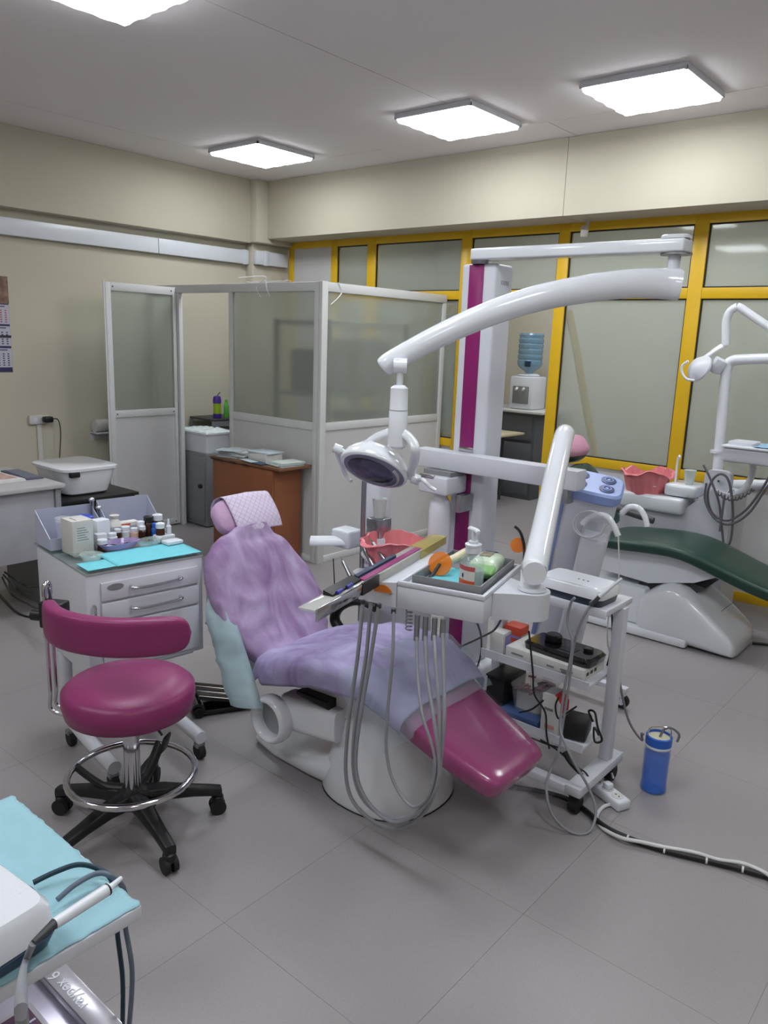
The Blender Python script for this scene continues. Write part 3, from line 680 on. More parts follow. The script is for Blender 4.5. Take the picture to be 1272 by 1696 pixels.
for (x, y, h, lb) in ((-.455, -.012, .15, 'steel forceps handle standing at the back of trolley'), (-.45, .012, .115, 'short steel instrument with round head behind the trolley boxes')):
    e = thing('dental_instrument', lb, 'instrument', LP(x, y), 'instruments standing at the trolley back')
    G(CT).lathe([(.016, 0), (.017, .05), (.014, .052), (.013, .004)], (x, y, zt), 14).out('holder_tube', CLEAR, e)
    for s_ in (-1, 1): G(CT).cyl((x+s_*.006, y, zt+.006), (x+s_*.003, y+.004*s_, zt+h), .0035, n=8).out('shank', STEEL, e)
    G(CT).ball((x, y, zt+h), .012, (1, 1, .8), 8).out('instrument_head', CHROME, e)

# ================================================================== STOOL
sx_, sy_ = -2.055, 1.24
st = thing('dentist_stool', 'magenta dentist stool with curved arm rest, chrome foot ring and black star base', 'stool', (sx_, sy_, 0))
g = G(); g.lathe([(.02, .415), (.17, .417), (.195, .430), (.204, .468), (.202, .500), (.184, .516), (.12, .525), (.04, .527)], (sx_, sy_, 0), 48); g.out('seat', MAG, st, sharp=60)
G().lathe([(.10, .402), (.12, .415)], (sx_, sy_, 0), 24).out('seat_plate', BLK, st)
col_ = G().lathe([(.026, .10), (.026, .33), (.030, .332), (.030, .385), (.022, .387)], (sx_, sy_, 0), 24).out('gas_column', CHROME, st)
G().lathe([(.016, .387), (.016, .404)], (sx_, sy_, 0), 16).out('column_top', BLK, col_)
lv = G().tube([(sx_+.03, sy_+.01, .392), (sx_+.07, sy_+.035, .382), (sx_+.10, sy_+.05, .35)], .004, 8).out('height_lever', DGREY, st)
G().box((sx_+.108, sy_+.054, .325), (.012, .045, .065), .008, (0, .3, .5)).out('lever_paddle', BLK, lv)
rr = .198
G().tube([(sx_+rr*math.cos(a*math.pi/16), sy_+rr*math.sin(a*math.pi/16), .20) for a in range(32)], .011, 12, 1, True).out('foot_ring', CHROME, st)
for k in range(3):
    a = math.radians(35+120*k)
    if k == 2: a = math.radians(150)
    a = [math.radians(20), math.radians(120), math.radians(212)][k]
    c_, s_ = math.cos(a), math.sin(a)
    G().tube([(sx_+.03*c_, sy_+.03*s_, .135), (sx_+.09*c_, sy_+.09*s_, .135), (sx_+.15*c_, sy_+.15*s_, .165), (sx_+.198*c_, sy_+.198*s_, .20)], lambda q: (.012, .018), 10).out('ring_spoke', BLK, st)
G().lathe([(.045, .085), (.05, .09), (.048, .14), (.03, .15)], (sx_, sy_, 0), 24).out('base_hub', BLK, st)
for k in range(5):
    a = math.radians(-10.4+72*k); c_, s_ = math.cos(a), math.sin(a); R_ = .272
    q = lambda r, z: (sx_+r*c_, sy_+r*s_, z)
    lg = G().rings([se(q(r, z), (-s_, c_, 0), (0, 0, 1), hw, hh, 4, 12) for r, z, hw, hh in ((.02, .115, .032, .03), (.10, .115, .026, .024), (.19, .10, .021, .018), (.25, .088, .019, .017), (.285, .078, .018, .018))]).out('base_leg', BLK, st, sharp=50)
    wv = Vector((-s_, c_, 0)); p = Vector(q(R_, .027))
    for sg in (-1, 1): G().cyl(p+sg*.006*wv, p+sg*.021*wv, .027, n=20).out('caster_wheel', RUB, lg)
    G().lathe([(.018, .03), (.022, .035), (.02, .058), (.01, .064)], (p.x, p.y, .005), 12).out('caster_hood', BLK, lg)
# chrome rods up to the arm rest
dx, dy = -.857, -.515       # direction of the rods from the seat centre (towards the drawer trolley's near side)
bx = Vector((sx_+dx*.262, sy_+dy*.262, 0)); tn = Vector((-dy, dx, 0))
for k, o_ in enumerate((-.016, .016)):
    b0 = bx+tn*o_
    ins = Vector((sx_+dx*.11, sy_+dy*.11, 0))+tn*o_
    G().tube([ins+Vector((0, 0, .40)), ins*.4+b0*.6+Vector((0, 0, .385)), b0+Vector((0, 0, .40)), b0+Vector((0, 0, .46)), b0+Vector((0, 0, .6)), b0+Vector((0, 0, .75)), b0+tn*(-.5*o_)+Vector((0, 0, .80))], .0065, 10, 6).out('arm_rod', CHROME, st)
G().tube([bx-tn*.016+Vector((0, 0, .78)), bx-tn*.012+Vector((0, 0, .815)), bx+tn*.012+Vector((0, 0, .815)), bx+tn*.016+Vector((0, 0, .78))], .0075, 10, 6).out('rod_bow', CHROME, st)
cl = G().box(bx+Vector((.020, .010, .72)), (.08, .05, .085), .006, (0, 0, math.atan2(dy, dx))).out('arm_clamp', BLK, st)
G().cyl(bx+Vector((dx*.02, dy*.02, .71)), bx+Vector((dx*.055, dy*.055, .71)), .018, n=14).out('clamp_knob', BLK, cl)
ptsA = [(-2.215, 1.075), (-2.145, 1.045), (-2.06, 1.045), (-1.975, 1.075), (-1.90, 1.125), (-1.842, 1.20), (-1.80, 1.30)]
secs = []
for i, (x, y) in enumerate(ptsA):
    a_, b_ = Vector(ptsA[max(0, i-1)]), Vector(ptsA[min(len(ptsA)-1, i+1)])
    tg = (b_-a_).normalized(); nn = Vector((tg.y, -tg.x, 0)); z_ = .738 + (.012 if i == 0 else 0)
    k_ = .8 if i in (0, len(ptsA)-1) else 1
    secs.append(se((x, y, z_), nn, (0, 0, 1), .026*k_, .058*(.94 if i in (0, 6) else 1), 4.5, 20))
g = G(); g.rings(secs); g.out('arm_rest', MAG, st, sub=2, sharp=80)

# ================================================================== WHITE CARTS
def cart(x0, x1, y0, y1, ztop, label, top, shelves=(.44, .20), yp=None):
    """feet x0..x1, y0..y1; top = (x0, x1, y0, y1) of the shelves"""
    t = thing('instrument_cart', label, 'cart', ((x0+x1)/2, (y0+y1)/2, 0))
    ym = yp or (y0+y1)/2; u0, u1, v0, v1 = top
    zf = .075
    for x in (x0+.03, x1-.03):
        f = G().b2(x-.03, x+.03, y0, y1, zf, zf+.035, .004).out('foot_bar', WPAINT, t)
        for y in (y0+.035, y1-.035):
            G().cyl((x-.016, y, .031), (x+.016, y, .031), .031, n=20).out('caster_wheel', RUB, f)
            G().b2(x-.02, x+.02, y-.018, y+.018, .05, zf, .004).out('caster_bracket', BLK, f)
        G().b2(x-.022, x+.018, ym-.02, ym+.02, zf+.035, ztop-.022, .003).out('post', WPAINT, t)
    G().b2(x0+.06, x1-.06, y0+.0, y0+.04, zf, zf+.03, .003).out('foot_bar', WPAINT, t)
    G().b2(u0, u1, v0, v1, ztop-.022, ztop, .003).out('top_shelf', WPAINT, t)
    G().b2(u0, u1, v0-.004, v0, ztop-.03, ztop-.002, .001).out('shelf_lip', WPAINT, t)
    for z in shelves:
        s = G().b2(u0, min(u1, x1-.055)-.002, v0, v1, z-.012, z, .002).out('shelf', WPAINT, t)
        G().b2(u0, min(u1, x1-.055)-.002, v0-.004, v0, z-.02, z+.012).out('shelf_lip', WPAINT, s)
    return t
cart(-1.54, -.995, 2.30, 2.655, .725, 'white metal instrument cart with three shelves beside the magenta dental chair', (-1.50, -1.015, 2.415, 2.63), yp=2.565)
cart(-1.33, -.915, .10, .56, .75, 'white metal cart covered with a blue napkin, carrying a navy based scaler', (-1.33, -.915, .10, .56))
# near cart: napkin, scaler unit, handpiece
def napk(u, v):
    x = -1.335+.418*u; y = .12+.438*v
    jx = .004*noise.noise((v*30, 1, 0))*(u > .97); jy = .006*noise.noise((u*24, 2, 3))*(v > .97)
    return (x+jx, y+jy, .7515+.0025*abs(noise.noise((u*5, v*5, 9)))+.004*max(0, noise.noise((u*9, v*9, 4)))*(1 if u < .9 else .3))
tag(G().grid(napk, 50, 50).out('blue_napkin', M('sky_napkin', (150, 192, 204), .85, var=.03, scale=30, bump=.2, bscale=400), None, solid=.0008), 'light blue paper napkin under the navy and white scaler on a cart', 'napkin')
t = thing('scaler_unit', 'white and navy ultrasonic scaler unit standing on a blue napkin', 'scaler', (-1.05, .36, .757))
zt = .757
TT = Matrix.Translation((-1.059, .322, zt)) @ Matrix.Rotation(.10, 4, 'Z')
g = G(TT); g.rings([se((0, 0, h), (1,0,0), (0,1,0), a, b, 12, 44) for h, a, b in ((0, .135, .10), (.022, .145, .105))]); g.out('unit_base', NAVY, t)
g = G(TT); g.rings([se((-.004, 0, h), (1,0,0), (0,1,0), a, b, 12, 44) for h, a, b in ((.023, .146, .106), (.06, .142, .102), (.07, .134, .094))]); g.out('unit_cover', WGLOSS, t)
for k in range(4): G(TT).cyl((.035, -.02+.010*k, .0702), (.035, -.02+.010*k, .0712), .0022, n=8).out('indicator_dot', DGREY, t)
G(TT).box((.146, -.02, .045), (.012, .045, .03), .004).out('handpiece_rest', NAVY, t)
t = thing('scaler_handpiece', 'white ultrasonic scaler handpiece resting on the navy and white unit', 'handpiece', at(130, 1505, Z=.83))
h0, h1, h2, h3 = at(55, 1562, Z=.835), at(90, 1530, Z=.835), at(180, 1472, Z=.83), at(200, 1455, Z=.825)
G().tube([h1, (h1+h2)/2, h2], lambda q: .0075+.0012*q, 12, 4).out('handle', WHITE, t)
G().tube([h2, h3], lambda q: .005-.0015*q, 10, 1).out('tip_sleeve', WHITE, t)
dd = (h2-h1).normalized(); G().cyl(h2-dd*.004, h2-dd*.0015, .0089, n=14).out('seal_ring', BLK, t)
G().tube([h0, (h0+h1)/2, h1], lambda q: .004+.003*q, 10, 3).out('grey_grip', DGREY, t)
G().tube([h0, at(40, 1600, Z=.80), at(35, 1650, Y=.20), at(37, 1696, Y=.19)], .0045, 10).out('hose', HOSE, t)
t = thing('scaler_cable', 'dark teal and grey cables curving over the blue napkin', 'cable', at(140, 1440, Z=.77))
G().tube([at(55, 1462, Z=.765), at(90, 1445, Z=.772), at(130, 1432, Z=.778), at(165, 1440, Z=.772), at(185, 1458, Z=.762), at(196, 1500, Y=.585), at(194, 1540, Y=.59), at(203, 1620, Y=.59), at(203, 1696, Y=.59)], .0042, 10).out('teal_strand', M('teal_cable', (20, 52, 64), .4), t)
G().tube([at(95, 1490, Z=.768), at(125, 1465, Z=.774), at(160, 1447, Z=.776), at(185, 1452, Z=.770), at(206, 1475, Y=.575), at(207, 1530, Y=.585), at(219, 1610, Y=.585), at(214, 1700, Y=.585)], .0042, 10).out('grey_strand', M('slate_cable', (96, 108, 124), .4), t)
t = thing('apex_locator_box', 'silver grey apex locator device with dark screen on shelf below the blue napkin', 'device', at(150, 1660, Z=.42))
BT = Matrix.Translation((-1.14, .45, .4405))
G(BT).b2(-.14, .15, -.12, .125, 0, .012, .003).out('box_base', M('pearl_plastic', (176, 172, 190), .25, metal=.3), t)
bl = G(BT).b2(-.13, .14, .075, .12, .012, .03, .004).out('device_shell', M('silver_plastic', (196, 194, 204), .22, metal=.5), t)
G(BT).b2(-.125, .135, .0755, .0775, .0301, .0308).out('groove', DGREY, bl)
G(BT).b2(-.02, .12, -.06, .04, .012, .026, .004).out('screen_bezel', M('silver_plastic', (196, 194, 204), .22), t)
G(BT).b2(-.01, .11, -.05, .03, .0262, .0272).out('screen', M('plum_screen', (74, 44, 70), .2), t)
for k in range(2): G(BT).b2(.02+.045*k, .024+.045*k, -.048, .028, .0273, .0276).out('screen_line', M('pearl_plastic', (176, 172, 190), .25), t)
text('raypex 6', .031, (BT @ Vector((.065, .10, .0305))), (0, 0, math.pi), WHITE, bl, 'lettering', .0003)

# ================================================================== MAGENTA DENTAL CHAIR
YC = 1.98
ch = thing('dental_chair', 'magenta reclining dental chair on a white cone base, wrapped in lilac covers', 'dental chair', (-1.62, 2.02, 0))
prof_ = [(-1.035, .315, .135), (-1.055, .325, .15), (-1.12, .350, .168), (-1.24, .395, .19), (-1.36, .445, .205), (-1.46, .510, .222), (-1.55, .540, .232), (-1.72, .535, .236), (-1.90, .49, .23), (-2.0, .455, .22), (-2.045, .44, .20)]
g = G(); secs = []
for i, (x, z, hw) in enumerate(prof_):
    a, b = prof_[max(0, i-1)], prof_[min(len(prof_)-1, i+1)]
    tg = Vector((b[0]-a[0], 0, b[1]-a[1])).normalized(); nn = Vector((-tg.z, 0, tg.x))
    if nn.z < 0: nn = -nn
    th = .042 if 0 < i < len(prof_)-1 else .028
    secs.append(se(Vector((x, YC, z))-nn*.045, (0, 1, 0), nn, hw, th, 4.5, 28))
g.rings(secs); g.out('seat_cushion', M('magenta_seat_vinyl', (140, 44, 102), .22, var=.04, bump=.04, bscale=120, coat=.5), ch, sub=1, sharp=70)
G().prism([(-1.50, .455), (-1.95, .40), (-1.95, .34), (-1.75, .28), (-1.50, .33)], YC-.12, YC+.12).out('seat_frame', WHITE, ch)
# backrest: sections from seat to shoulders (spine in XZ, width in Y)
bk = [(-2.06, .40, -.15, .16), (-2.12, .47, -.19, .20), (-2.19, .57, -.225, .235), (-2.25, .67, -.225, .215), (-2.30, .76, -.205, .16), (-2.33, .80, -.15, .10), (-2.345, .815, -.08, .06)]
def back_secs(infl, bump=0, n=32, ring=None):
    out = []
    for i, (x, z, ya, yb) in enumerate(bk):
        a, b = bk[max(0, i-1)], bk[min(len(bk)-1, i+1)]
        tg = Vector((b[0]-a[0], 0, b[1]-a[1])).normalized(); nn = Vector((tg.z, 0, -tg.x))
        if nn.x < 0: nn = -nn
        c = Vector((x, YC+(ya+yb)/2, z))
        out.append(se(c-nn*.035, (0, 1, 0), nn, (yb-ya)/2+infl, .035+infl, 3.0, n))
    return out
g = G(); g.rings(back_secs(0)); g.out('backrest', MAG, ch, sub=1, sharp=70)
# headrest
HF = Matrix.Rotation(math.radians(-38), 3, 'Y')
hc = Vector((-2.425, YC+.02, .875))
g = G(); g.ball(hc, 1, (.035, .125, .07), 12, 3, HF); g.out('headrest', MAG, ch)
G().tube([(-2.345, YC, .78), (-2.39, YC, .80), (-2.425, YC, .85)], .012, 10).out('headrest_stem', CHROME, ch)
# cone base, base plate, link arm with ring
g = G(); g.rings([se((-1.62+.01*h, 2.02, h), (1,0,0), (0,1,0), r, r*.97, 2.3, 48) for h, r in ((0, .232), (.012, .236), (.10, .215), (.22, .187), (.33, .165), (.36, .155))]); g.out('base_cone', WGLOSS, ch, sharp=60)
G().rings([se((-1.62, 2.02, h), (1,0,0), (0,1,0), .2365, .2295, 2.3, 48) for h in (0, .003)]).out('contact_shadow_ring', RUB, ch)  # thin black ring put in as the shadow line under the cone
g = G(); g.rings([se((x, 1.975, h), (0,1,0), (0,0,1), hw, hh, 5, 20) for x, h, hw, hh in ((-2.19, .018, .10, .016), (-2.05, .022, .13, .02), (-1.85, .04, .14, .038), (-1.70, .07, .14, .065))]); g.out('base_plate', WGLOSS, ch, sharp=60)
rg = []
rc = Vector((-2.0, 1.79, .205)); n_ = 36
for k in range(n_):
    a = 2*math.pi*k/n_; rad = Vector((math.cos(a), 0, math.sin(a)))
    rg.append([rc+rad*(.078+.016*math.cos(b_))+Vector((0, .034*math.sin(b_), 0)) for b_ in [2*math.pi*j/10 for j in range(10)]])
G().rings(rg, False, True).out('hinge_ring', WGLOSS, ch, sharp=70)
G().cyl((-2.0, 1.80, .205), (-2.0, 1.825, .205), .072, n=32).out('hinge_disc', M('hinge_grey', (150, 152, 158), .3), ch)
G().rings([se((x, 1.86, h), (0,1,0), (0,0,1), .05, hh, 5, 20) for x, h, hh in ((-1.98, .23, .07), (-1.85, .245, .065), (-1.70, .265, .06))]).out('link_arm', WGLOSS, ch, sharp=60)
G().rings([se((x, 1.86, .335), (0,1,0), (0,0,1), .045, hh, 5, 16) for x, hh in ((-1.90, .008), (-1.74, .018))]).out('under_seat_bar', BLK, ch)  # slim black wedge under the seat
# black loop arm rest on the far side
G().tube([(-1.965, 2.33, .515), (-2.03, 2.33, .525), (-2.11, 2.33, .505), (-2.18, 2.33, .455), (-2.20, 2.33, .40), (-2.16, 2.33, .36), (-2.09, 2.33, .31), (-2.0, 2.28, .28)], lambda q: (.026, .02), 12, 6, False, (0, 1, 0)).out('arm_loop', BLK, ch)
# --- disposable covers (each a sheet of its own)
def wr(p, f, a, seed=0): return a*noise.noise((p.x*f+seed, p.y*f, p.z*f))
g = G()
def covers(secs, keep, f=14, a=.012, sd=0, tear=.0):
    """open wrap made from part of each closed section: indices keep[0]..keep[1] (wrapping)"""
    n = len(secs[0]); rows = []
    for s in secs: rows.append([s[k % n] for k in range(keep[0], keep[1]+1)])
    return rows
def sheet(rows, mat, name, lab, cat, up=2, f=14, amp=.01, sd=0, fold=None):
    """Catmull-Rom refine the rows both ways, wrinkle them, build one cloth sheet"""
    def cr(P, m):
        Q = []
        for i in range(len(P)-1):
            a, b, c, d = P[max(0, i-1)], P[i], P[i+1], P[min(len(P)-1, i+2)]
            for k in range(m):
                t = k/m; Q.append(.5*((2*b)+(c-a)*t+(2*a-5*b+4*c-d)*t*t+(3*b-a-3*c+d)*t**3))
        return Q+[P[-1]]
    R = [cr([Vector(p) for p in r], up) for r in rows]
    C = list(zip(*R)); C = [cr(list(c), up*3) for c in C]; R = list(zip(*C))
    nu, nv = len(R[0])-1, len(R)-1
    cen = sum((p for r in R for p in r), Vector())/((nu+1)*(nv+1))
    g = G()
    def fn(u, v):
        p = R[round(v*nv)][round(u*nu)]
        q = Vector(p); i, j = round(u*nu), round(v*nv)
        du = R[j][min(nu, i+1)]-R[j][max(0, i-1)]; dv = R[min(nv, j+1)][i]-R[max(0, j-1)][i]
        nn = du.cross(dv)
        nn = nn.normalized() if nn.length > 1e-9 else Vector((0, 0, 1))
        if nn.dot(q-cen) < 0: nn = -nn
        w_ = amp*(noise.noise((q.x*f+sd, q.y*f, q.z*f*.5))+.55*(1-2.2*abs(noise.noise((q.x*f*1.9+sd, q.y*f*1.9+q.z*f*.8, q.z*f*.9)))))
        if fold: w_ += fold(u, v)
        return q+nn*(max(-.2*amp, w_)+.0015)
    g.grid(fn, nu, nv)
    return tag(g.out(name, mat, None, solid=.0007, sharp=180), lab, cat)
bs = back_secs(.016)
n = 32
hem = [p+Vector((.01, 0, -.045)) for p in bs[0]]
rows = covers([hem]+bs[:-1]+[[Vector((-2.37, YC+.012, .828))+(p-sum(bs[-1], Vector())/n)*.9 for p in bs[-1]]], (-11, 11+16-0))
sheet([r for r in rows], PURP, 'backrest_cover', 'lilac disposable cover wrapped round the dental chair backrest', 'chair cover', 3, 7, .013, 3, lambda u, v: .010*math.sin(u*23+4*v)*(1-v)**1.5+.006*abs(math.sin(u*9-5*v)))
# seat cover: over the seat and down both sides
rows = []
for i, (x, z, hw) in enumerate(prof_):
    if x > -1.33: continue
    zt_ = z+.006; r = []
    dropn = {4: .05, 5: .07, 6: .085, 7: .10, 8: .105, 9: .10, 10: .085}[i]
    for y, dz in ((-hw-.018, -dropn), (-hw-.02, -dropn*.5), (-hw-.004, -.012), (-hw*.7, .003), (-hw*.3, .006), (hw*.3, .006), (hw*.7, .003), (hw+.004, -.012), (hw+.02, -dropn*.6), (hw+.018, -dropn)):
        r.append(Vector((x, YC+y, zt_+dz)))
    rows.append(r)
rows.append([Vector((-2.075, p.y*.96+YC*.04, p.z-.03)) for p in rows[-1]])
sheet(rows, nonwoven('lilac_nonwoven_seat', (132, 116, 160), (170, 162, 200)), 'seat_cover', 'bluish lilac disposable sheet spread over the dental chair seat', 'chair cover', 3, 6, .012, 8, lambda u, v: .007*math.sin(9*u+13*v)*math.sin(math.pi*v))
# pale blue film: hanging from the backrest and over the knee
rows = []
for z, e in ((.62, -.05), (.53, .012), (.43, .03), (.32, .038), (.25, .03)):
    k = (z-.25)/.35; xx = -2.05-.17*k
    rows.append([Vector((xx+.02+e*.3, YC-.235+.02, z)), Vector((xx-.05, YC-.258-e*.6, z-.005)), Vector((xx-.12-e*.3, YC-.21, z)), Vector((xx-.14-e, YC-.10, z+.01)), Vector((xx-.14-e, YC+.06, z+.015)), Vector((xx-.12, YC+.16, z+.02))])
sheet(rows, LBLUE, 'backrest_film', 'pale blue thin film hanging below the lilac backrest cover', 'film', 3, 16, .014, 5, lambda u, v: .012*math.sin(26*u))
rows = []
for x, z, hw, dn in ((-1.60, .555, .25, .06), (-1.53, .553, .25, .13), (-1.45, .525, .24, .22), (-1.37, .475, .225, .12), (-1.31, .438, .213, .03)):
    rows.append([Vector((x, YC-hw-.015, z-dn)), Vector((x, YC-hw-.014, z-dn*.5)), Vector((x, YC-hw*.97, z-.008)), Vector((x, YC-hw*.5, z+.004))] + ([Vector((x, YC, z+.004)), Vector((x, YC+hw*.5, z+.004)), Vector((x, YC+hw, z-.006))]))
sheet(rows, mix_mat('pale_blue_film', (186, 206, 220), .86, .3, .5, 'clear'), 'knee_film', 'thin pale blue film across the knee end of the seat', 'film', 2, 14, .012, 15)
# clear glossy film on the leg rest
fs = []
for i, (x, z, hw) in enumerate(prof_[:5]):
    a, b = prof_[max(0, i-1)], prof_[i+1]
    tg = Vector((b[0]-a[0], 0, b[1]-a[1])).normalized(); nn = Vector((tg.z, 0, -tg.x)); nn = nn if nn.z > 0 else -nn
    fs.append(se(Vector((x, YC, z))-nn*.045, (0, 1, 0), nn, hw+.008, .048, 4.5, 28))
rows = [[r[k % 28] for k in range(-7, 22)] for r in fs]
endp = [Vector((-.985, p.y*1.05-YC*.05, p.z-.03)) for p in rows[0]]
sheet([endp]+rows, mix_mat('clear_glossy_film', (235, 225, 238), .985, 1.0, .05, 'clear'), 'leg_film', 'clear glossy plastic film over the magenta leg rest', 'film', 2, 20, .006, 31)
# white diamond quilted cloth on the headrest
DM = M('diamond_cloth', (208, 196, 216), .8, var=.04, bump=.2, bscale=60)
nt = DM.node_tree; N = nt.nodes; tc = N.new('ShaderNodeTexCoord'); bsdf = N['Principled BSDF']
mpn = N.new('ShaderNodeMapping'); mpn.inputs['Rotation'].default_value = (.0, .66, 0); nt.links.new(tc.outputs['Object'], mpn.inputs['Vector'])
val = []
for d_ in ((0, 1, 1), (0, 1, -1)):
    dt = N.new('ShaderNodeVectorMath'); dt.operation = 'DOT_PRODUCT'; dt.inputs[1].default_value = d_; nt.links.new(mpn.outputs[0], dt.inputs[0])
    sn = N.new('ShaderNodeMath'); sn.operation = 'MULTIPLY'; sn.inputs[1].default_value = 38; nt.links.new(dt.outputs['Value'], sn.inputs[0])
    fr_n = N.new('ShaderNodeMath'); fr_n.operation = 'FRACT'; nt.links.new(sn.outputs[0], fr_n.inputs[0])
    lt = N.new('ShaderNodeMath'); lt.operation = 'LESS_THAN'; lt.inputs[1].default_value = .1; nt.links.new(fr_n.outputs[0], lt.inputs[0]); val.append(lt)
mxn = N.new('ShaderNodeMath'); mxn.operation = 'MAXIMUM'; nt.links.new(val[0].outputs[0], mxn.inputs[0]); nt.links.new(val[1].outputs[0], mxn.inputs[1])
mc = N.new('ShaderNodeMix'); mc.data_type = 'RGBA'; mc.inputs[6].default_value = L3((208, 198, 218)); mc.inputs[7].default_value = L3((176, 158, 190)); nt.links.new(mxn.outputs[0], mc.inputs[0])
nt.links.new(mc.outputs[2], bsdf.inputs['Base Color'])
g = G(); g.ball(hc, 1.0, (.046, .135, .08), 14, 3, HF)
hs = g.out('headrest_cover', M('lilac_pink_nonwoven', (190, 156, 190), .75, var=.08, scale=18, bump=.35, bscale=40), None, sharp=180); tag(hs, 'pinkish lilac disposable cap stretched over the headrest', 'headrest cover')
ux = HF @ Vector((1, 0, 0)); uz = HF @ Vector((0, 0, 1))
rows = []
for s_, t_ in ((-.092, .050), (-.045, .062), (.02, .062), (.07, .052), (.09, .0), (.07, -.05)):
    rows.append([hc+ux*(t_-.012*(abs(k-3)/3)**2)+uz*s_+Vector((0, -.085+.228*k/6, 0)) for k in range(7)])
sheet(rows, DM, 'headrest_cloth', 'white diamond patterned cloth folded over the chair headrest', 'cloth', 2, 10, .004, 2)
# black foot control
t = thing('foot_control', 'black glossy foot control pedal on the floor beside the chair base', 'pedal', (-2.53, 2.0, 0))
FT = Matrix.Translation((-2.54, 1.99, 0)) @ Matrix.Rotation(math.radians(62), 4, 'Z')
BG = M('black_gloss', (20, 20, 22), .12, coat=.5)
G(FT).b2(-.12, .11, -.085, .085, .004, .028, .008).out('pedal_base', BG, t)
for k in (-1, 0, 1):
    G(FT).rings([se((-.115+.2*q, .052*k, .034+.05*(1-q)), (0, 1, 0), (0, 0, 1), .023, .010, 4, 14) for q in (0, .5, 1)]).out('pedal_bar', BG, t)
G(FT).cyl((-.12, -.08, .032), (-.12, .08, .032), .028, n=18).out('pedal_roll', BG, t)
for s_ in (-1, 1): G(FT).cyl((-.12, s_*.08, .02), (-.12, s_*.095, .02), .02, n=14).out('pedal_foot', RUB, t)

# ================================================================== DENTAL UNIT (column, arms, lamp, tray)
un = thing('dental_unit', 'white dental unit column with magenta stripe, lamp arm, delivery tray and hanging hoses', 'dental unit', (-1.91, 2.91, 0))
cx0, cx1, cy0, cy1, ct = -1.994, -1.822, 2.85, 2.985, 1.92
G().b2(cx0, cx1, cy0, cy1, .14, ct, .012, 3).out('column', WPAINT, un)
G().b2(cx0+.040, cx0+.112, cy0-.004, cy0+.001, 1.145, ct-.004, .001).out('magenta_stripe', MAGP, un)
G().b2(cx0+.040, cx0+.112, cy0-.004, cy0+.001, .17, 1.04, .001).out('magenta_stripe', MAGP, un)
G().b2(cx0+.040, cx0+.112, cy0-.006, cy0+.002, 1.125, 1.145, .001).out('chrome_trim', CHROME, un)
G().b2(cx0-.06, cx1+.05, cy0-.07, cy1+.05, 0, .14, .02, 3).out('column_foot', WPAINT, un)
mk = G()
for k in range(5): mk.box((cx1+.0006, cy0+.045+.013*k, 1.845), (.0008, .006, .018), 0, (.2*(k % 2), 0, 0))
mk.out('faded_marking', M('faint_grey_print', (150, 150, 165), .6), un)
# upper arm
ua = G().b2(-1.935, -1.045, 2.815, 2.905, ct+.012, ct+.058, .008, 3).out('upper_arm', WGLOSS, un)
G().lathe([(.035, ct-.002), (.04, ct+.012)], (-1.91, 2.86, 0), 20).out('arm_pivot', STEEL, ua)
G().rings([se((-1.09, 2.86, z), (1,0,0), (0,1,0), a, a*.8, 3.5, 24) for z, a in ((ct+.059, .05), (ct+.068, .05), (ct+.072, .044))]).out('pivot_cover', WGLOSS, ua)
G().lathe([(.055, ct+.004), (.055, ct+.011)], (-1.085, 2.86, 0), 24, (0, 0, 1), 1, .8).out('pivot_ring', STEEL, ua)
G().cyl((-1.09, 2.86, 1.83), (-1.09, 2.86, ct+.012), .022, n=16).out('pivot_pin', WPAINT, ua)
# curved lamp arm
pts = [(1128, 472, 2.86), (1100, 470, 2.83), (1040, 470, 2.74), (960, 480, 2.61), (880, 497, 2.47), (800, 524, 2.34), (720, 560, 2.22), (650, 598, 2.12), (636, 608, 2.105)]
ap = [at(x, y, Y=Y) for x, y, Y in pts]
sa = G().tube(ap, lambda q: ((.056-.022*q) if q > .02 else .050, .036-.008*q), 16, 5, False, (0, 0, 1)).out('lamp_arm', WGLOSS, un, sharp=60)
G().tube([p+Vector((0, -.028, .006-.004*i)) + (Vector((.0, -.006, 0)) if i < 3 else Vector((0, 0, 0))) for i, p in enumerate(ap[:-1])], .0022, 6, 5).out('arm_seam', DGREY, sa)
# lamp head
lp = at(663, 606, Y=2.105)
G().cyl(lp+Vector((-.018, -.014, 0)), lp+Vector((.018, .014, 0)), .026, n=20).out('knuckle', WGLOSS, un)
G().cyl(lp-Vector((0, 0, .02)), lp-Vector((0, 0, .07)), .012, n=14).out('neck', WGLOSS, un)
st_ = G().lathe([(.018, -.065), (.031, -.075), (.032, -.15), (.033, -.152), (.034, -.24), (.034, -.275), (.02, -.285)], lp, 24).out('stem', WGLOSS, un)
G().lathe([(.0325, -.1495), (.0335, -.151)], lp, 24).out('stem_joint', DGREY, st_)
lc = at(622, 773, Y=2.10)
av = (Vector((.75, .60, -.33))).normalized()
camd = (Vector((0, 0, H))-lc).normalized()
nv_ = (.66*camd+Vector((-.12, 0, -.72))).normalized(); nv_ = (nv_-nv_.dot(av)*av).normalized()
bv = nv_.cross(av).normalized()
LF = Matrix((av, bv, nv_)).transposed()
T4 = Matrix.Translation(lc) @ LF.to_4x4()
lm = thing('dummy', 'x y z w', 'x', (0, 0, 0)); bpy.data.objects.remove(lm)
hd = G(T4); hd.rings([[(-.0+a*1.0*math.cos(2*math.pi*k/40)*(1 if math.cos(2*math.pi*k/40) > 0 else 1.05), b*math.sin(2*math.pi*k/40), z) for k in range(40)] for z, a, b in ((-.085, .02, .015), (-.081, .05, .037), (-.06, .09, .064), (-.02, .118, .086), (.012, .124, .092), (.02, .12, .088))])
lh = hd.out('lamp_head', WGLOSS, un, sharp=70)
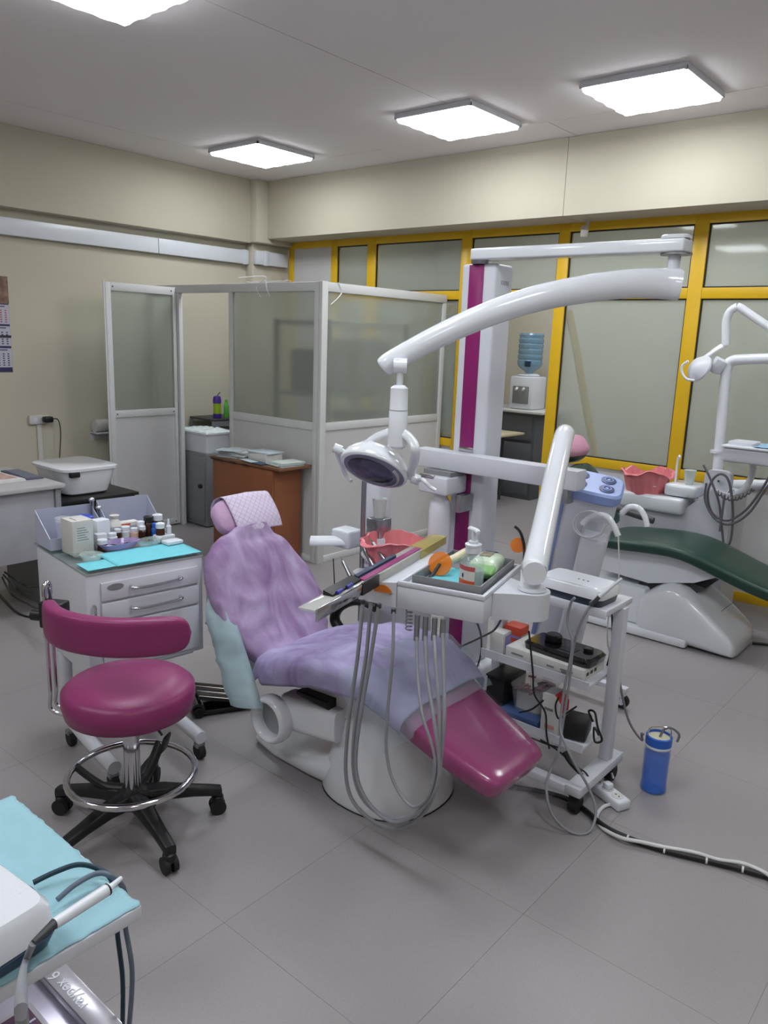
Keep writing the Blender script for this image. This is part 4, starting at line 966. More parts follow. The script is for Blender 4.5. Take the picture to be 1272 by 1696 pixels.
G(T4).rings([[(a*math.cos(2*math.pi*k/40), b*math.sin(2*math.pi*k/40), z) for k in range(40)] for z, a, b in ((.0205, .114, .083), (.024, .108, .077))]).out('lens_rim', M('lens_rim_grey', (120, 118, 140), .25), lh)
G(T4).rings([[(-.012+a*math.cos(2*math.pi*k/40), b*math.sin(2*math.pi*k/40), z) for k in range(40)] for z, a, b in ((.0245, .086, .066), (.027, .078, .058))]).out('lens', M('smoked_lens', (52, 52, 66), .08, coat=.6), lh)
G(T4).tube([(.08*math.cos(q)+.014, .07*math.sin(q), .0275) for q in (-.9, -.5, 0, .5, .9)], lambda q: (.006, .002), 8).out('lens_band', M('lens_band', (170, 168, 180), .2), lh)
for s_, r_ in ((-1, .02), (1, .022)):
    G(T4).cyl((s_*.112, 0, -.01), (s_*.150, 0, -.012), .010, n=12).out('yoke_pin', WGLOSS, lh)
    kb = G(T4).cyl((s_*.135, 0, -.012), (s_*.165, 0, -.013), r_*.85, n=18).out('yoke_knob', WGLOSS, lh)
G().tube([T4 @ Vector((-.128, 0, -.012)), at(590, 745, Y=2.10), at(625, 722, Y=2.10), at(660, 715, Y=2.10), at(682, 730, Y=2.10), at(688, 752, Y=2.10), T4 @ Vector((.130, 0, -.012))], lambda q: (.016, .006), 12, 6, False, tuple(av)).out('yoke', WGLOSS, un)
pE = T4 @ Vector((.16, 0, -.01)); pW = T4 @ Vector((-.155, 0, -.01))
G().tube([pE, at(700, 795, Y=2.14), at(712, 806, Y=2.15), at(722, 812, Y=2.16)], lambda q: .009-.003*q, 10).out('grip_handle', WGLOSS, lh)
G().tube([pW, at(572, 785, Y=2.08), at(582, 797, Y=2.08)], lambda q: .009-.003*q, 10).out('grip_handle', WGLOSS, lh)
# delivery bar on the column
db = G().b2(-2.135, -1.335, 2.76, 2.84, 1.045, 1.125, .006).out('delivery_bar', WPAINT, un)
G().b2(cx0-.0, cx1-.0, 2.84, 2.86, 1.05, 1.12).out('bar_mount', STEEL, db)
hb = G().b2(-2.055, -1.90, 2.69, 2.845, .945, 1.025, .01, 3).out('water_bottle_head', WPAINT, un)
G().b2(-2.05, -1.97, 2.688, 2.70, 1.012, 1.027, .002).out('chrome_clip', CHROME, hb)
G().b2(-2.05, -1.905, 2.72, 2.84, 1.026, 1.044).out('spacer', GREY, hb)
G().lathe([(.03, .945), (.03, .925), (.045, .90), (.05, .86), (.05, .70), (.046, .655), (.02, .645)], (-1.975, 2.755, 0), 28).out('water_bottle', HAZY, un)
G().b2(-1.895, -1.865, 2.75, 2.846, .87, .945, .003).out('bottle_bracket', STEEL, un)
# bent delivery tube
tb = [at(918, 792, Y=2.80), at(921, 765, Y=2.78), at(930, 735, Y=2.74), at(936, 721, Y=2.67), at(934, 722, Y=2.60), at(925, 760, Y=2.48), at(912, 820, Y=2.33), at(899, 880, Y=2.185), at(889, 925, Y=2.08), at(885, 943, Y=2.045)]
G().tube(tb, lambda q: .032+.008*q, 20, 6).out('delivery_tube', WGLOSS, un, sharp=60)
G().b2(-1.415, -1.375, 2.77, 2.83, .985, 1.045, .005).out('tube_socket', STEEL, db)
# tray block
TR = Matrix.Translation((-1.148, 1.846, 0)) @ Matrix.Rotation(math.radians(14.5), 4, 'Z')
zt_t, zb_t = .88, .792
pv = TR @ Vector((.072, .225, 0))
blk = [(.001, .075), (.05, .10)] + [(.094+.056*math.cos(a), .171+.056*math.sin(a)) for a in [math.radians(q) for q in range(-60, 130, 12)]] + [(.001, .26)]
pb = G(TR).rings([[(x, y, z) for x, y in blk] for z in (.785, .868)]).out('pivot_block', WPAINT, un)
G(TR).lathe([(.042, .869), (.044, .873), (.04, .882)], (.094, .171, 0), 24).out('pivot_base', WPAINT, pb)
G(TR).cyl((.094, .171, .88), (.094, .171, .925), .024, n=20).out('pivot_neck', WGLOSS, pb)
pd = TR @ Vector((.094, .171, .932))
cdir = Vector((.55, -.83, 0)).normalized()
G().cyl(pd-cdir*.036, pd+cdir*.042, .036, n=28).out('pivot_disc', WGLOSS, pb)
# tray body: shallow open box with a wing at its left
body = [(-.335, 0), (0, 0), (0, .385), (-.335, .385)]
by = G(TR).b2(-.281, 0, 0, .385, zb_t, zt_t-.016, .006).out('tray_body', WPAINT, un)
for (x0, x1, y0, y1) in ((-.28, 0, 0, .012), (-.012, 0, .012, .373), (-.28, 0, .373, .385), (-.28, -.268, .012, .373)):
    G(TR).b2(x0, x1, y0, y1, zt_t-.016, zt_t, .003).out('tray_rim', WPAINT, by)
G(TR).cyl((-.30, -.002, .838), (-.30, -.006, .838), .006, n=12).out('body_screw', STEEL, by)
wing = G(TR).prism([(-.281, .794), (-.281, .874), (-.335, .866), (-.41, .855), (-.41, .798)], -.002, .39).out('side_wing', WPAINT, un)
# instrument strip along the left of the tray
br = G(TR).b2(-.392, -.338, -.39, .54, .885, .893, .001).out('instrument_strip', mix_mat('strip_acrylic', (206, 208, 202), .45, .7, .05, 'clear'), un)
G(TR).b2(-.338, -.332, -.39, -.13, .862, .896, .001).out('chrome_edge', CHROME, br)
G(TR).b2(-.338, -.332, -.02, .54, .868, .895, .001).out('clear_edge', mix_mat('edge_acrylic', (190, 190, 180), .5, .7, .05, 'clear'), br)
G(TR).b2(-.338, -.331, -.13, -.02, .860, .897).out('black_band', BLK, br)
G(TR).prism([(-.385, .8935), (-.352, .8935), (-.354, .899), (-.385, .908)], -.27, -.10).out('black_pad', BLK, br)
G(TR).prism([(-.361, .8935), (-.345, .8935), (-.345, .896), (-.361, .900)], -.095, .33).out('magenta_bar', MAGP, br)
G(TR).prism([(-.378, .8935), (-.368, .8935), (-.368, .904), (-.378, .908)], -.095, .18).out('dark_bar', NAVY, br)
G(TR).b2(-.39, -.33, .34, .545, .8936, .8955).out('yellow_tint', YTINT, br)
G(TR).b2(-.3318, -.3300, .30, .54, .868, .896).out('yellow_edge_tint', YTINT, br)
for y in (-.25, -.19): G(TR).cyl((-.352, y, .899), (-.352, y+.03, .900), .006, n=10).out('blue_button', M('indigo', (50, 52, 150), .3), br)
G(TR).rings([[(-.30+.0*k, 0, 0) if False else (-.345+.0, -.0025+0*z, .845+.018*math.sin(a)) if False else (-.325+.03*math.cos(a), -.0025-z, .836+.024*max(0, math.sin(a))) for a in [math.pi*k/12 for k in range(13)]] for z in (0, .004)]).out('orange_reflector', ORANGE, by)
# grey instrument tray
gt = thing('steel_tray', 'shallow grey steel tray lying on the white delivery tray', 'tray', TR @ Vector((-.16, .19, zt_t)))
z0 = zt_t-.0155
G(TR).b2(-.24, -.02, .02, .365, z0, z0+.003).out('tray_floor', TRAYG, gt)
for (x0, x1, y0, y1) in ((-.24, -.02, .02, .024), (-.24, -.02, .361, .365), (-.24, -.236, .024, .361), (-.024, -.02, .024, .361)):
    G(TR).b2(x0, x1, y0, y1, z0+.003, z0+.036, .001).out('tray_wall', TRAYG, gt)
zt = z0+.0035
tag(G(TR).grid(lambda u, v: (-.225+.15*u, .04+.22*v, zt+.001+.002*abs(noise.noise((u*4, v*4, 0)))), 12, 12).out('tray_napkin', TEAL, None, solid=.0006), 'pale teal napkin in the grey steel tray on the unit', 'napkin')
# gel bottle
zg = zt+.0045
gx, gy = -.072, .083
gb = thing('gel_bottle', 'clear pump bottle of gel with orange and white label on steel tray', 'bottle', TR @ Vector((gx, gy, zg)))
GT = TR @ Matrix.Translation((gx, gy, zg)) @ Matrix.Rotation(-.7, 4, 'Z') @ Matrix.Diagonal((1.36, 1.36, 1.1, 1))
b_ = G(GT).rings([[(a*math.cos(2*math.pi*k/32), b*math.sin(2*math.pi*k/32), z) for k in range(32)] for z, a, b in ((0, .03, .022), (.004, .033, .025), (.07, .033, .025), (.085, .029, .022), (.096, .016, .015), (.1, .014, .014))]).out('bottle_body', GLASSM, gb)
G(GT).rings([[(a*math.cos(2*math.pi*k/32), b*math.sin(2*math.pi*k/32), z) for k in range(32)] for z, a, b in ((.003, .030, .022), (.055, .031, .023))]).out('gel_fill', mix_mat('gel', (190, 206, 208), .6, .5, .1, 'clear'), gb)
def lab(z0_, z1_, m_, nm, a0=-2.05, a1=-.42, e=.0006):
    G(GT).grid(lambda u, v: ((.033+e)*math.cos(a0+(a1-a0)*u), (.025+e)*math.sin(a0+(a1-a0)*u), z0_+(z1_-z0_)*v), 14, 1).out(nm, m_, gb)
lab(.006, .028, ORP, 'label_band'); lab(.028, .055, PAPER, 'label_field'); lab(.055, .068, M('label_coral', (190, 90, 96), .5), 'label_band')
lab(.035, .046, NAVY, 'label_mark', -1.5, -1.35, .0012)
G(GT).lathe([(.017, .1), (.017, .118), (.0185, .119), (.0185, .124), (.011, .126), (.011, .132)], (0, 0, 0), 22).out('pump_collar', WHITE, gb)
G(GT).cyl((0, 0, .13), (0, 0, .16), .005, n=12).out('pump_stem', WHITE, gb)
G(GT).tube([(.026, -.006, .163), (.01, 0, .164), (-.012, 0, .164), (-.026, .004, .161)], lambda q: (.006, .004), 10).out('pump_spout', WHITE, gb)
# wet wipes
wpk = thing('wipes_pack', 'green and white pack of wet wipes leaning in the steel tray', 'wipes pack', TR @ Vector((-.08, .22, zt)))
WT = TR @ Matrix.Translation((-.075, .235, zt+.006)) @ Matrix.Rotation(.08, 4, 'Z')
G(WT).rings([se((0, y, .030), (1, 0, 0), (0, 0, 1), hw, hh, 3, 24) for y, hw, hh in ((-.098, .038, .004), (-.09, .04, .012), (-.06, .044, .028), (0, .045, .031), (.06, .044, .028), (.09, .04, .012), (.098, .038, .004))]).out('pack_body', M('wipes_film', (196, 214, 190), .25, var=.15, scale=30), wpk, sharp=70)
G(WT).rings([se((0, y, .030), (1, 0, 0), (0, 0, 1), hw, hh, 3, 24) for y, hw, hh in ((-.0995, .0385, .0045), (-.09, .0405, .0125), (-.058, .0445, .0287))]).out('green_end', M('leaf_green', (140, 190, 122), .3), wpk, sharp=70)
G(WT).box((-.005, .02, .0612), (.035, .06, .002), .0005).out('front_print', M('pack_print', (120, 112, 92), .4, var=.4, scale=40), wpk)
G(WT).box((.0, .072, .0560), (.04, .025, .002), .0005, (-.35, 0, 0)).out('blue_print', M('pack_blue', (44, 92, 140), .4), wpk)
# curing light with orange shield
cu = thing('curing_light', 'cream curing light with round orange eye shield lying on the tray', 'curing light', TR @ Vector((-.2, .1, zt)))
p0, p1 = at(722, 962, Z=.885), at(733, 948, Z=.90)
sc0 = at(729, 934, Y=1.95)
dn = (Vector((0, 0, H))-sc0).normalized(); dn = (dn+Vector((-.25, -.1, .15))).normalized()
G().lathe([(.002, 0), (.038, .0), (.039, .002), (.038, .004), (.002, .004)], sc0, 32, dn, 1, 1).out('orange_shield', ORANGE, cu)
c0 = sc0-dn*.004
G().tube([c0+Vector((0, 0, .004)), at(752, 925, Y=2.02), at(772, 914, Y=2.10), at(790, 908, Y=2.16)], lambda q: .011+.003*math.sin(q*3), 14, 5).out('light_body', M('cream_plastic', (214, 206, 176), .35), cu)
G().tube([c0+dn*.006, at(716, 952, Y=1.92), at(707, 962, Y=1.89), at(700, 966, Y=1.87)], .006, 10).out('light_guide', DGREY, cu)
t = thing('clear_sleeve', 'crumpled clear plastic sleeve standing behind the wipes pack', 'sleeve', TR @ Vector((-.13, .34, zt)))
q0 = TR @ Vector((-.14, .345, zt+.002))
G().lathe([(.022, 0), (.03, .02), (.02, .05), (.014, .07), (.004, .12)], q0, 9, (-.3, .1, 1)).out('sleeve_film', CLEAR, t)
t = thing('orange_guard', 'orange light guard hooked at the far end of tray with black stem', 'light guard', at(862, 905, Y=2.26))
G().lathe([(.002, 0), (.026, 0), (.026, .003), (.002, .003)], at(858, 903, Y=2.27), 20, (.5, -.8, .3)).out('guard_disc', ORANGE, t)
G().tube([at(853, 872, Y=2.27), at(862, 882, Y=2.27), at(868, 905, Y=2.27), at(868, 945, Y=2.24)], .005, 8).out('guard_stem', BLK, t)
# hanging hoses
HS = [[(601, 1000), (592, 1090), (577, 1200), (573, 1285), (590, 1335), (640, 1371), (690, 1358), (722, 1305), (735, 1200), (735, 1120), (733, 1045)],
      [(614, 1000), (606, 1090), (588, 1200), (586, 1280), (605, 1328), (650, 1356), (695, 1342), (722, 1285), (728, 1200), (722, 1100), (719, 1050)],
      [(628, 1000), (612, 1100), (594, 1205), (590, 1280), (612, 1332), (655, 1362), (702, 1336), (727, 1282), (720, 1200), (708, 1120), (704, 1050)],
      [(652, 1008), (650, 1090), (641, 1190), (640, 1245), (650, 1290), (670, 1325), (690, 1336), (712, 1312), (720, 1255), (700, 1185), (692, 1120), (690, 1050)]]
for k, h in enumerate(HS):
    Yk = 1.692-.008*k
    ptz = []
    for i, (x, y) in enumerate(h):
        f_ = i/(len(h)-1); Y_ = Yk + .04*max(0, 1-i*.7) + .085*max(0, 1-(len(h)-1-i)*.5)
        ptz.append(at(x, y, Y=Y_))
    hz = G().tube(ptz, .0062 if k < 3 else .005, 10, 6).out('hose', HOSE, un)
    e = ptz[-1]; G().cyl(e+Vector((0, 0, -.02)), (e.x, e.y, .803), .0085, n=12).out('hose_connector', STEEL, hz)
    s0 = ptz[0]; G().cyl(s0, (s0.x, s0.y, .803), .0075, n=12).out('hose_connector', DGREY, hz)
cp = at(678, 1012, Y=1.81)
coil = [cp+Vector((.010*math.cos(q*1.2), .010*math.sin(q*1.2), .02-.0022*q)) for q in range(40)]
G().tube(coil, .0022, 6, 2).out('coil_spring', HOSE, un)
# cables from the unit to the floor
t = thing('unit_cable', 'black cable drooping from the tray block past the column', 'cable', at(800, 1050, Y=2.6))
G().tube([at(835, 1015, Y=2.12), at(820, 1042, Y=2.3), at(798, 1055, Y=2.6), at(770, 1068, Y=2.80), at(755, 1075, Y=2.84)], .004, 8).out('cable_strand', BLK, t)
G().tube([at(790, 1030, Y=2.2), at(797, 1055, Y=2.45), at(796, 1085, Y=2.6), at(787, 1115, Y=2.7)], .004, 8).out('cable_strand', BLK, t)

# ------------------------------------------------------------------ spittoon side
sp = thing('spittoon', 'white cuspidor stand behind the magenta chair with cup filler and suction holders', 'spittoon', (-2.1, 2.62, 0))
sx0, sy0 = -2.06, 2.555
G().rings([se((sx0, sy0+.02, z), (1, 0, 0), (0, 1, 0), a, b, 5, 32) for z, a, b in ((0, .13, .15), (.02, .135, .155), (.45, .12, .14), (.60, .15, .17))]).out('pedestal', WPAINT, sp)
G().lathe([(.05, .60), (.10, .63), (.145, .67), (.15, .68), (.14, .682), (.09, .65), (.02, .625)], (sx0, sy0, 0), 32).out('bowl', WGLOSS, sp)
cf = G().b2(-2.235, -2.155, 2.555, 2.64, .73, .815, .006).out('cup_stand', STEEL, sp)
G().b2(-2.24, -2.15, 2.55, 2.645, .60, .73, .006).out('filler_block', WPAINT, sp)
G().b2(-2.29, -2.205, 2.60, 2.70, .64, 1.0, .02, 3).out('filler_column', HAZY, sp)
rp = at(600, 905, Y=2.5)
G().cyl((rp.x, rp.y, .35), (rp.x, rp.y, vz := at(598, 795, Y=2.5).z), .011, n=14).out('support_rod', STEEL, sp)
G().b2(-2.40, -2.29, 2.50, 2.60, .66, .745, .012, 3).out('control_box', WHITE, sp)
G().tube([(-2.30, 2.53, .70), (-2.40, 2.47, .69), (-2.46, 2.43, .685)], lambda q: (.028, .012), 12).out('holder_arm', WHITE, sp)
for (xa, ya, xb, yb, rr_) in ((568, 930, 590, 975, .010), (604, 910, 628, 955, .013), (618, 900, 650, 945, .011)):
    a_, b_2 = at(xa, ya, Y=2.42), at(xb, yb, Y=2.36)
    hh = G().tube([a_, (a_+b_2)/2, b_2], lambda q, r=rr_: r*(.75+.35*q), 12, 4).out('suction_handle', STEEL, sp)
    G().cyl(a_, a_+(a_-b_2).normalized()*.03, .004, n=8).out('handle_tip', CHROME, hh)
G().tube([at(552, 925, Y=2.4), at(556, 1000, Y=2.4), at(562, 1055, Y=2.35)], .0025, 6).out('thin_line', BLK, sp)
tag(G().lathe([(.022, 0), (.0225, .002), (.033, .085), (.035, .087), (.0325, .086), (.0215, .004)], (-2.195, 2.598, .816), 24).out('plastic_cup', mix_mat('white_cup', (222, 230, 228), .3, .4, .25, 'clear')), 'white translucent plastic cup on the steel cup stand', 'cup')
def bag(cx_, cy_, z_, r_, name, lab_, sd, sc=(1, 1)):
    def fn(u, v):
        a = 2*math.pi*u; rad = r_*(.74+.27*v) if v < .8 else r_*(.95+.12*(v-.8)/.2)
        rad *= 1+.10*noise.noise((math.cos(a)*2+sd, math.sin(a)*2, v*2))
        z = z_-.105+.205*v+.05*noise.noise((math.cos(a)*1.6+sd, math.sin(a)*1.6, 5))*v + (.0 if v < .8 else -.05*(v-.8)/.2)
        rad += .006*math.sin(a*17+sd+v*3)*v
        return (cx_+rad*math.cos(a)*sc[0], cy_+rad*math.sin(a)*sc[1], z)
    return tag(G().grid(fn, 72, 14).out(name, PINK, None, solid=.0008), lab_, 'bag')
bag(-2.035, 2.53, .70, .150, 'pink_bag', 'pink plastic bag lining the cuspidor bowl beside the white unit column', 1.3)

# ================================================================== ON THE WHITE CART
zt = .7255
t = thing('scaler_unit', 'white and dark ultrasonic scaler unit on top of the cart beside the chair', 'scaler', (-1.17, 2.43, zt))
UT = Matrix.Translation((-1.165, 2.495, zt)) @ Matrix.Rotation(-.05, 4, 'Z')
G(UT).rings([se((0, 0, h), (1,0,0), (0,1,0), a, b, 8, 36) for h, a, b in ((0, .122, .07), (.026, .128, .074))]).out('unit_base', M('dark_slate', (48, 58, 72), .35), t)
G(UT).rings([se((0, 0, h), (1,0,0), (0,1,0), a, b, 8, 36) for h, a, b in ((.0265, .13, .076), (.058, .127, .073), (.066, .12, .066))]).out('unit_cover', WGLOSS, t)
for k in range(3): G(UT).cyl((.005+.018*k, -.01, .0662), (.005+.018*k, -.01, .0672), .0035, n=10).out('indicator_dot', DGREY, t)
G(UT).cyl((.10, -.074, .02), (.10, -.09, .02), .007, n=10).out('hose_socket', GREY, t)
t = thing('scaler_handpiece', 'white slim handpiece resting on the cart scaler with long hose loop', 'handpiece', at(1010, 975, Y=2.40))
h0, h1, h2 = at(978, 1003, Y=2.40), at(993, 988, Y=2.41), at(1030, 958, Y=2.43)
G().tube([h1, (h1+h2)/2, h2], lambda q: .0075-.003*q, 12, 4).out('handle', WGLOSS, t)
G().tube([h0, h1], .007, 10, 1).out('grip', DGREY, t)
lo = [(985, 998), (965, 1025), (950, 1070), (943, 1130), (932, 1200), (925, 1245), (910, 1280), (905, 1310), (915, 1350), (945, 1378), (975, 1378), (987, 1345), (975, 1305), (955, 1270), (935, 1230), (928, 1200), (935, 1140), (948, 1070), (940, 1030), (945, 1000), (952, 990)]
lp_ = []
for i, (x, y) in enumerate(lo):
    if i == 0: lp_.append(h0)
    elif y >= 1300: lp_.append(at(x, y, Z={1310: .10, 1350: .045, 1378: .008, 1345: .05, 1305: .12}[y]))
    else: lp_.append(at(x, y, Y=2.385-.09*min(1, max(0, (i-3)/4))*(1 if i < 15 else max(0, 1-(i-14)/4))))
G().tube(lp_, .0048, 10, 6).out('hose', HOSE, t)
# middle shelf
zt = .4405
t = thing('flat_carton', 'long flat white printed carton on the middle cart shelf under a black device', 'box', (-1.25, 2.45, zt))
FT_ = Matrix.Translation((-1.245, 2.50, zt)) @ Matrix.Rotation(-.02, 4, 'Z')
cb = G(FT_).b2(-.155, .165, -.075, .09, 0, .045, .001).out('carton_body', PAPER, t)
for k, (x0, x1, z0) in enumerate(((-.13, -.08, .02), (.02, .05, .018), (.075, .125, .02), (.08, .12, .012))): G(FT_).b2(x0, x1, -.0757, -.0751, z0, z0+.007).out('print_mark', GREY, cb)
for k in range(3): G(FT_).b2(.1652, .1657, -.05+.03*k, -.03+.03*k, .015, .028).out('print_mark', DGREY, cb)
t = thing('black_control_unit', 'black glossy control box with round knob on the flat white carton', 'device', (-1.2, 2.46, zt+.0455))
ZK = zt+.0455
KT = Matrix.Translation((-1.205, 2.515, ZK)) @ Matrix.Rotation(-.05, 4, 'Z')
G(KT).rings([se((0, 0, h), (1,0,0), (0,1,0), a, b, 9, 36) for h, a, b in ((0, .135, .068), (.022, .14, .07), (.032, .13, .062))]).out('unit_body', BG, t)
G(KT).lathe([(.028, .032), (.032, .036), (.032, .052), (.026, .058)], (-.055, .01, 0), 24).out('knob', BLK, t)
G(KT).lathe([(.018, .032), (.018, .042), (.012, .046)], (.085, .02, 0), 20).out('small_knob', BLK, t)
G(KT).b2(.0, .06, -.045, .0, .0322, .0335).out('display', M('dark_display', (30, 42, 44), .15), t)
t = thing('medicine_carton', 'small white and violet carton beside the orange red carton on cart shelf', 'box', (-1.45, 2.43, zt))
G().b2(-1.475, -1.415, 2.43, 2.485, zt, zt+.085, .002).out('carton_body', PAPER, t)
G().b2(-1.414, -1.4125, 2.44, 2.48, zt+.03, zt+.075).out('violet_print', M('violet_print', (150, 140, 200), .5), t)
t = thing('red_carton', 'small orange red carton behind the white and violet carton', 'box', (-1.41, 2.56, zt))
G().b2(-1.486, -1.412, 2.55, 2.615, zt, zt+.075, .002).out('carton_body', M('coral_card', (220, 84, 62), .5), t)
G().b2(-1.4115, -1.410, 2.555, 2.61, zt+.03, zt+.042).out('white_stripe', PAPER, t)
G().b2(-1.486, -1.412, 2.5490, 2.5498, zt+.03, zt+.04).out('violet_stripe', M('violet_print', (150, 140, 200), .5), t)
tag(G().b2(-1.37, -1.30, 2.60, 2.628, zt, zt+.05, .003).out('teal_carton', M('teal_card', (96, 140, 160), .5)), 'small teal carton behind the flat white carton', 'box')
# lower shelf
zt = .2005
t = thing('blue_case', 'flat dark blue case lying under the plastic tub on the lower shelf', 'case', (-1.35, 2.46, zt))
G().b2(-1.486, -1.24, 2.42, 2.62, zt, zt+.028, .004).out('case_body', M('denim_plastic', (62, 84, 128), .45), t)
zt2 = zt+.0285
t = thing('black_box', 'black cardboard box beside the plastic tub on the lower cart shelf', 'box', (-1.43, 2.5, zt2))
G().b2(-1.482, -1.405, 2.44, 2.61, zt2, zt2+.105, .002).out('box_body', BLK, t)
G().b2(-1.486, -1.40, 2.435, 2.615, zt2+.106, zt2+.114, .002).out('box_lid', BLK, t)
t = thing('plastic_tub', 'clear plastic tub full of small reddish sachets on the lower shelf', 'tub', (-1.3, 2.49, zt2))
tc_ = Vector((-1.318, 2.53, zt2))
G().rings([se(tc_+Vector((0, 0, h)), (1,0,0), (0,1,0), a, b, 6, 36) for h, a, b in ((0, .06, .065), (.09, .072, .077), (.095, .076, .081), (.10, .072, .077))]).out('tub_body', CLEAR, t)
g = G()
for k in range(26):
    q = tc_+Vector((random.uniform(-.05, .05), random.uniform(-.055, .055), random.uniform(.075, .10)))
    g.box(q, (.03, .012, .006), 0, (random.uniform(-.5, .5), random.uniform(-.5, .5), random.uniform(0, 3)))
o = g.out('sachets', M('sachet', (150, 96, 116), .4, var=.6, scale=60), t); o['kind'] = 'stuff'
G().rings([se(tc_+Vector((0, 0, h)), (1,0,0), (0,1,0), .055, .06, 6, 30) for h in (.004, .07)]).out('white_contents', PAPER, t)
t = thing('red_top_carton', 'white upright carton with bright red slanted top on the lower shelf', 'box', (-1.18, 2.44, zt))
P_ = Matrix.Translation((-1.195, 2.455, zt))
G(P_).prism([(-.036, 0), (.036, 0), (.036, .125), (-.036, .125)], -.03, .04).out('carton_body', PAPER, t)
G(P_).prism([(-.036, .1255), (.036, .1255), (.010, .155), (-.036, .150)], -.03, .04).out('carton_top', PAPER, t)
G(P_).grid(lambda u, v: (.037-.0258*v, -.026+.06*u, .1275+.0285*v), 3, 3).out('red_panel', RED, t, solid=.0015)
G(P_).b2(.0362, .0372, -.012, .040, .085, .1255).out('red_panel', RED, t)
G(P_).b2(-.02, .02, -.0312, -.0304, .02, .035).out('pink_print', M('pink_print', (214, 150, 156), .6), t)
G(P_).b2(-.025, .01, -.0312, -.0304, .09, .1).out('grey_print', GREY, t)
t = thing('power_brick', 'chunky black power supply on the corner of the lower cart shelf', 'power supply', (-1.1, 2.46, zt))
G().box((-1.115, 2.49, zt+.036), (.085, .11, .068), .008, (0, 0, .25)).out('supply_body', BLK, t)
G().tube([at(982, 1195, Y=2.47), at(975, 1178, Y=2.46), at(985, 1180, Y=2.45), at(990, 1205, Y=2.44), at(997, 1226, Y=2.44), at(985, 1228, Y=2.44), at(984, 1205, Y=2.442), at(992, 1218, Y=2.436)], .004, 8).out('coiled_lead', BLK, t)
t = thing('cable_tangle', 'tangle of thin black leads around cartons of the lower shelf', 'cable', (-1.2, 2.38, .2))
for pl in ([(876, 1045), (879, 1075), (883, 1120), (885, 1150), (903, 1180), (905, 1215), (910, 1240)], [(860, 1180), (880, 1175), (900, 1160)], [(925, 1155), (920, 1170), (925, 1190), (940, 1180), (955, 1170)], [(895, 1225), (920, 1240), (945, 1262), (962, 1280), (975, 1290), (968, 1278), (950, 1270)], [(880, 1222), (905, 1232), (925, 1238)]):
    G().tube([at(x, y, Y=2.404) for x, y in pl], .0035, 8).out('lead', BLK, t)
G().tube([at(935, 1245, Y=2.40), at(945, 1262, Y=2.40), at(962, 1280, Y=2.40)], .010, 10).out('lead_bundle', BLK, t)
# leads at the back of the cart
t = thing('back_leads', 'black and grey leads hanging down behind the cart post', 'cable', at(1015, 1050, Y=2.66))
G().tube([at(1013, 1000, Y=2.72), at(1014, 1050, Y=2.73), at(1010, 1085, Y=2.73), at(1003, 1110, Y=2.74)], .004, 8).out('black_lead', BLK, t)
G().tube([at(1010, 1000, Y=2.72), at(1006, 1060, Y=2.73), at(1018, 1110, Y=2.73), at(1016, 1140, Y=2.73), at(1005, 1170, Y=2.73), at(1006, 1240, Y=2.73), at(1010, 1270, Y=2.66), at(1016, 1288, Y=2.54)], .0035, 8).out('white_lead', WCORD, t)
# blue water bottle with hose
bp_ = at(1076, 1312, Z=0); bx_, by_ = bp_.x, bp_.y+.03
bt = thing('blue_bottle', 'blue translucent water bottle with white band and hose standing on the floor', 'bottle', (bx_, by_, 0))
G().lathe([(.042, 0), (.046, .004), (.047, .02), (.045, .028), (.046, .12), (.047, .155), (.045, .16), (.046, .165), (.046, .175)], (bx_, by_, 0), 32).out('bottle_body', BLUEB, bt)
G().lathe([(.040, .004), (.042, .03), (.042, .15)], (bx_, by_, 0), 28).out('liquid', mix_mat('blue_liquid', (70, 132, 232), .55, .5, .2, 'clear'), bt)
G().lathe([(.0465, .176), (.0475, .178), (.0475, .184), (.0465, .186)], (bx_, by_, 0), 32).out('white_band', WHITE, bt)
G().lathe([(.047, .1865), (.047, .218), (.042, .221), (.040, .214), (.040, .19)], (bx_, by_, 0), 32).out('bottle_cap', BLUE, bt)
G().lathe([(.039, .212), (.002, .213)], (bx_, by_, 0), 24).out('cap_inside', M('cream_cap', (206, 204, 178), .5), bt)
G().tube([(bx_-.03, by_-.025, .205), (bx_-.032, by_-.027, .235), (bx_-.02, by_-.016, .25), (bx_+.02, by_+.016, .25), (bx_+.032, by_+.027, .235), (bx_+.03, by_+.025, .205)], .003, 8).out('wire_handle', CHROME, bt)
G().tube([at(1018, 1000, Y=2.73), at(1020, 1060, Y=2.74), at(1025, 1120, Y=2.74), at(1040, 1190, Y=2.72), at(1062, 1225, Y=2.70), Vector((bx_-.055, by_-.03, .215)), Vector((bx_-.06, by_+.0, .20))], .0048, 8).out('supply_hose', M('grey_tube', (120, 118, 122), .4), bt)
G().tube([(bx_+.0, by_, .2), (bx_+.01, by_+.008, .24), (bx_+.03, by_+.024, .25), (bx_+.055, by_+.045, .225), (bx_+.052, by_+.043, .195)], .0048, 8).out('hose_end', M('grey_tube', (120, 118, 122), .4), bt)
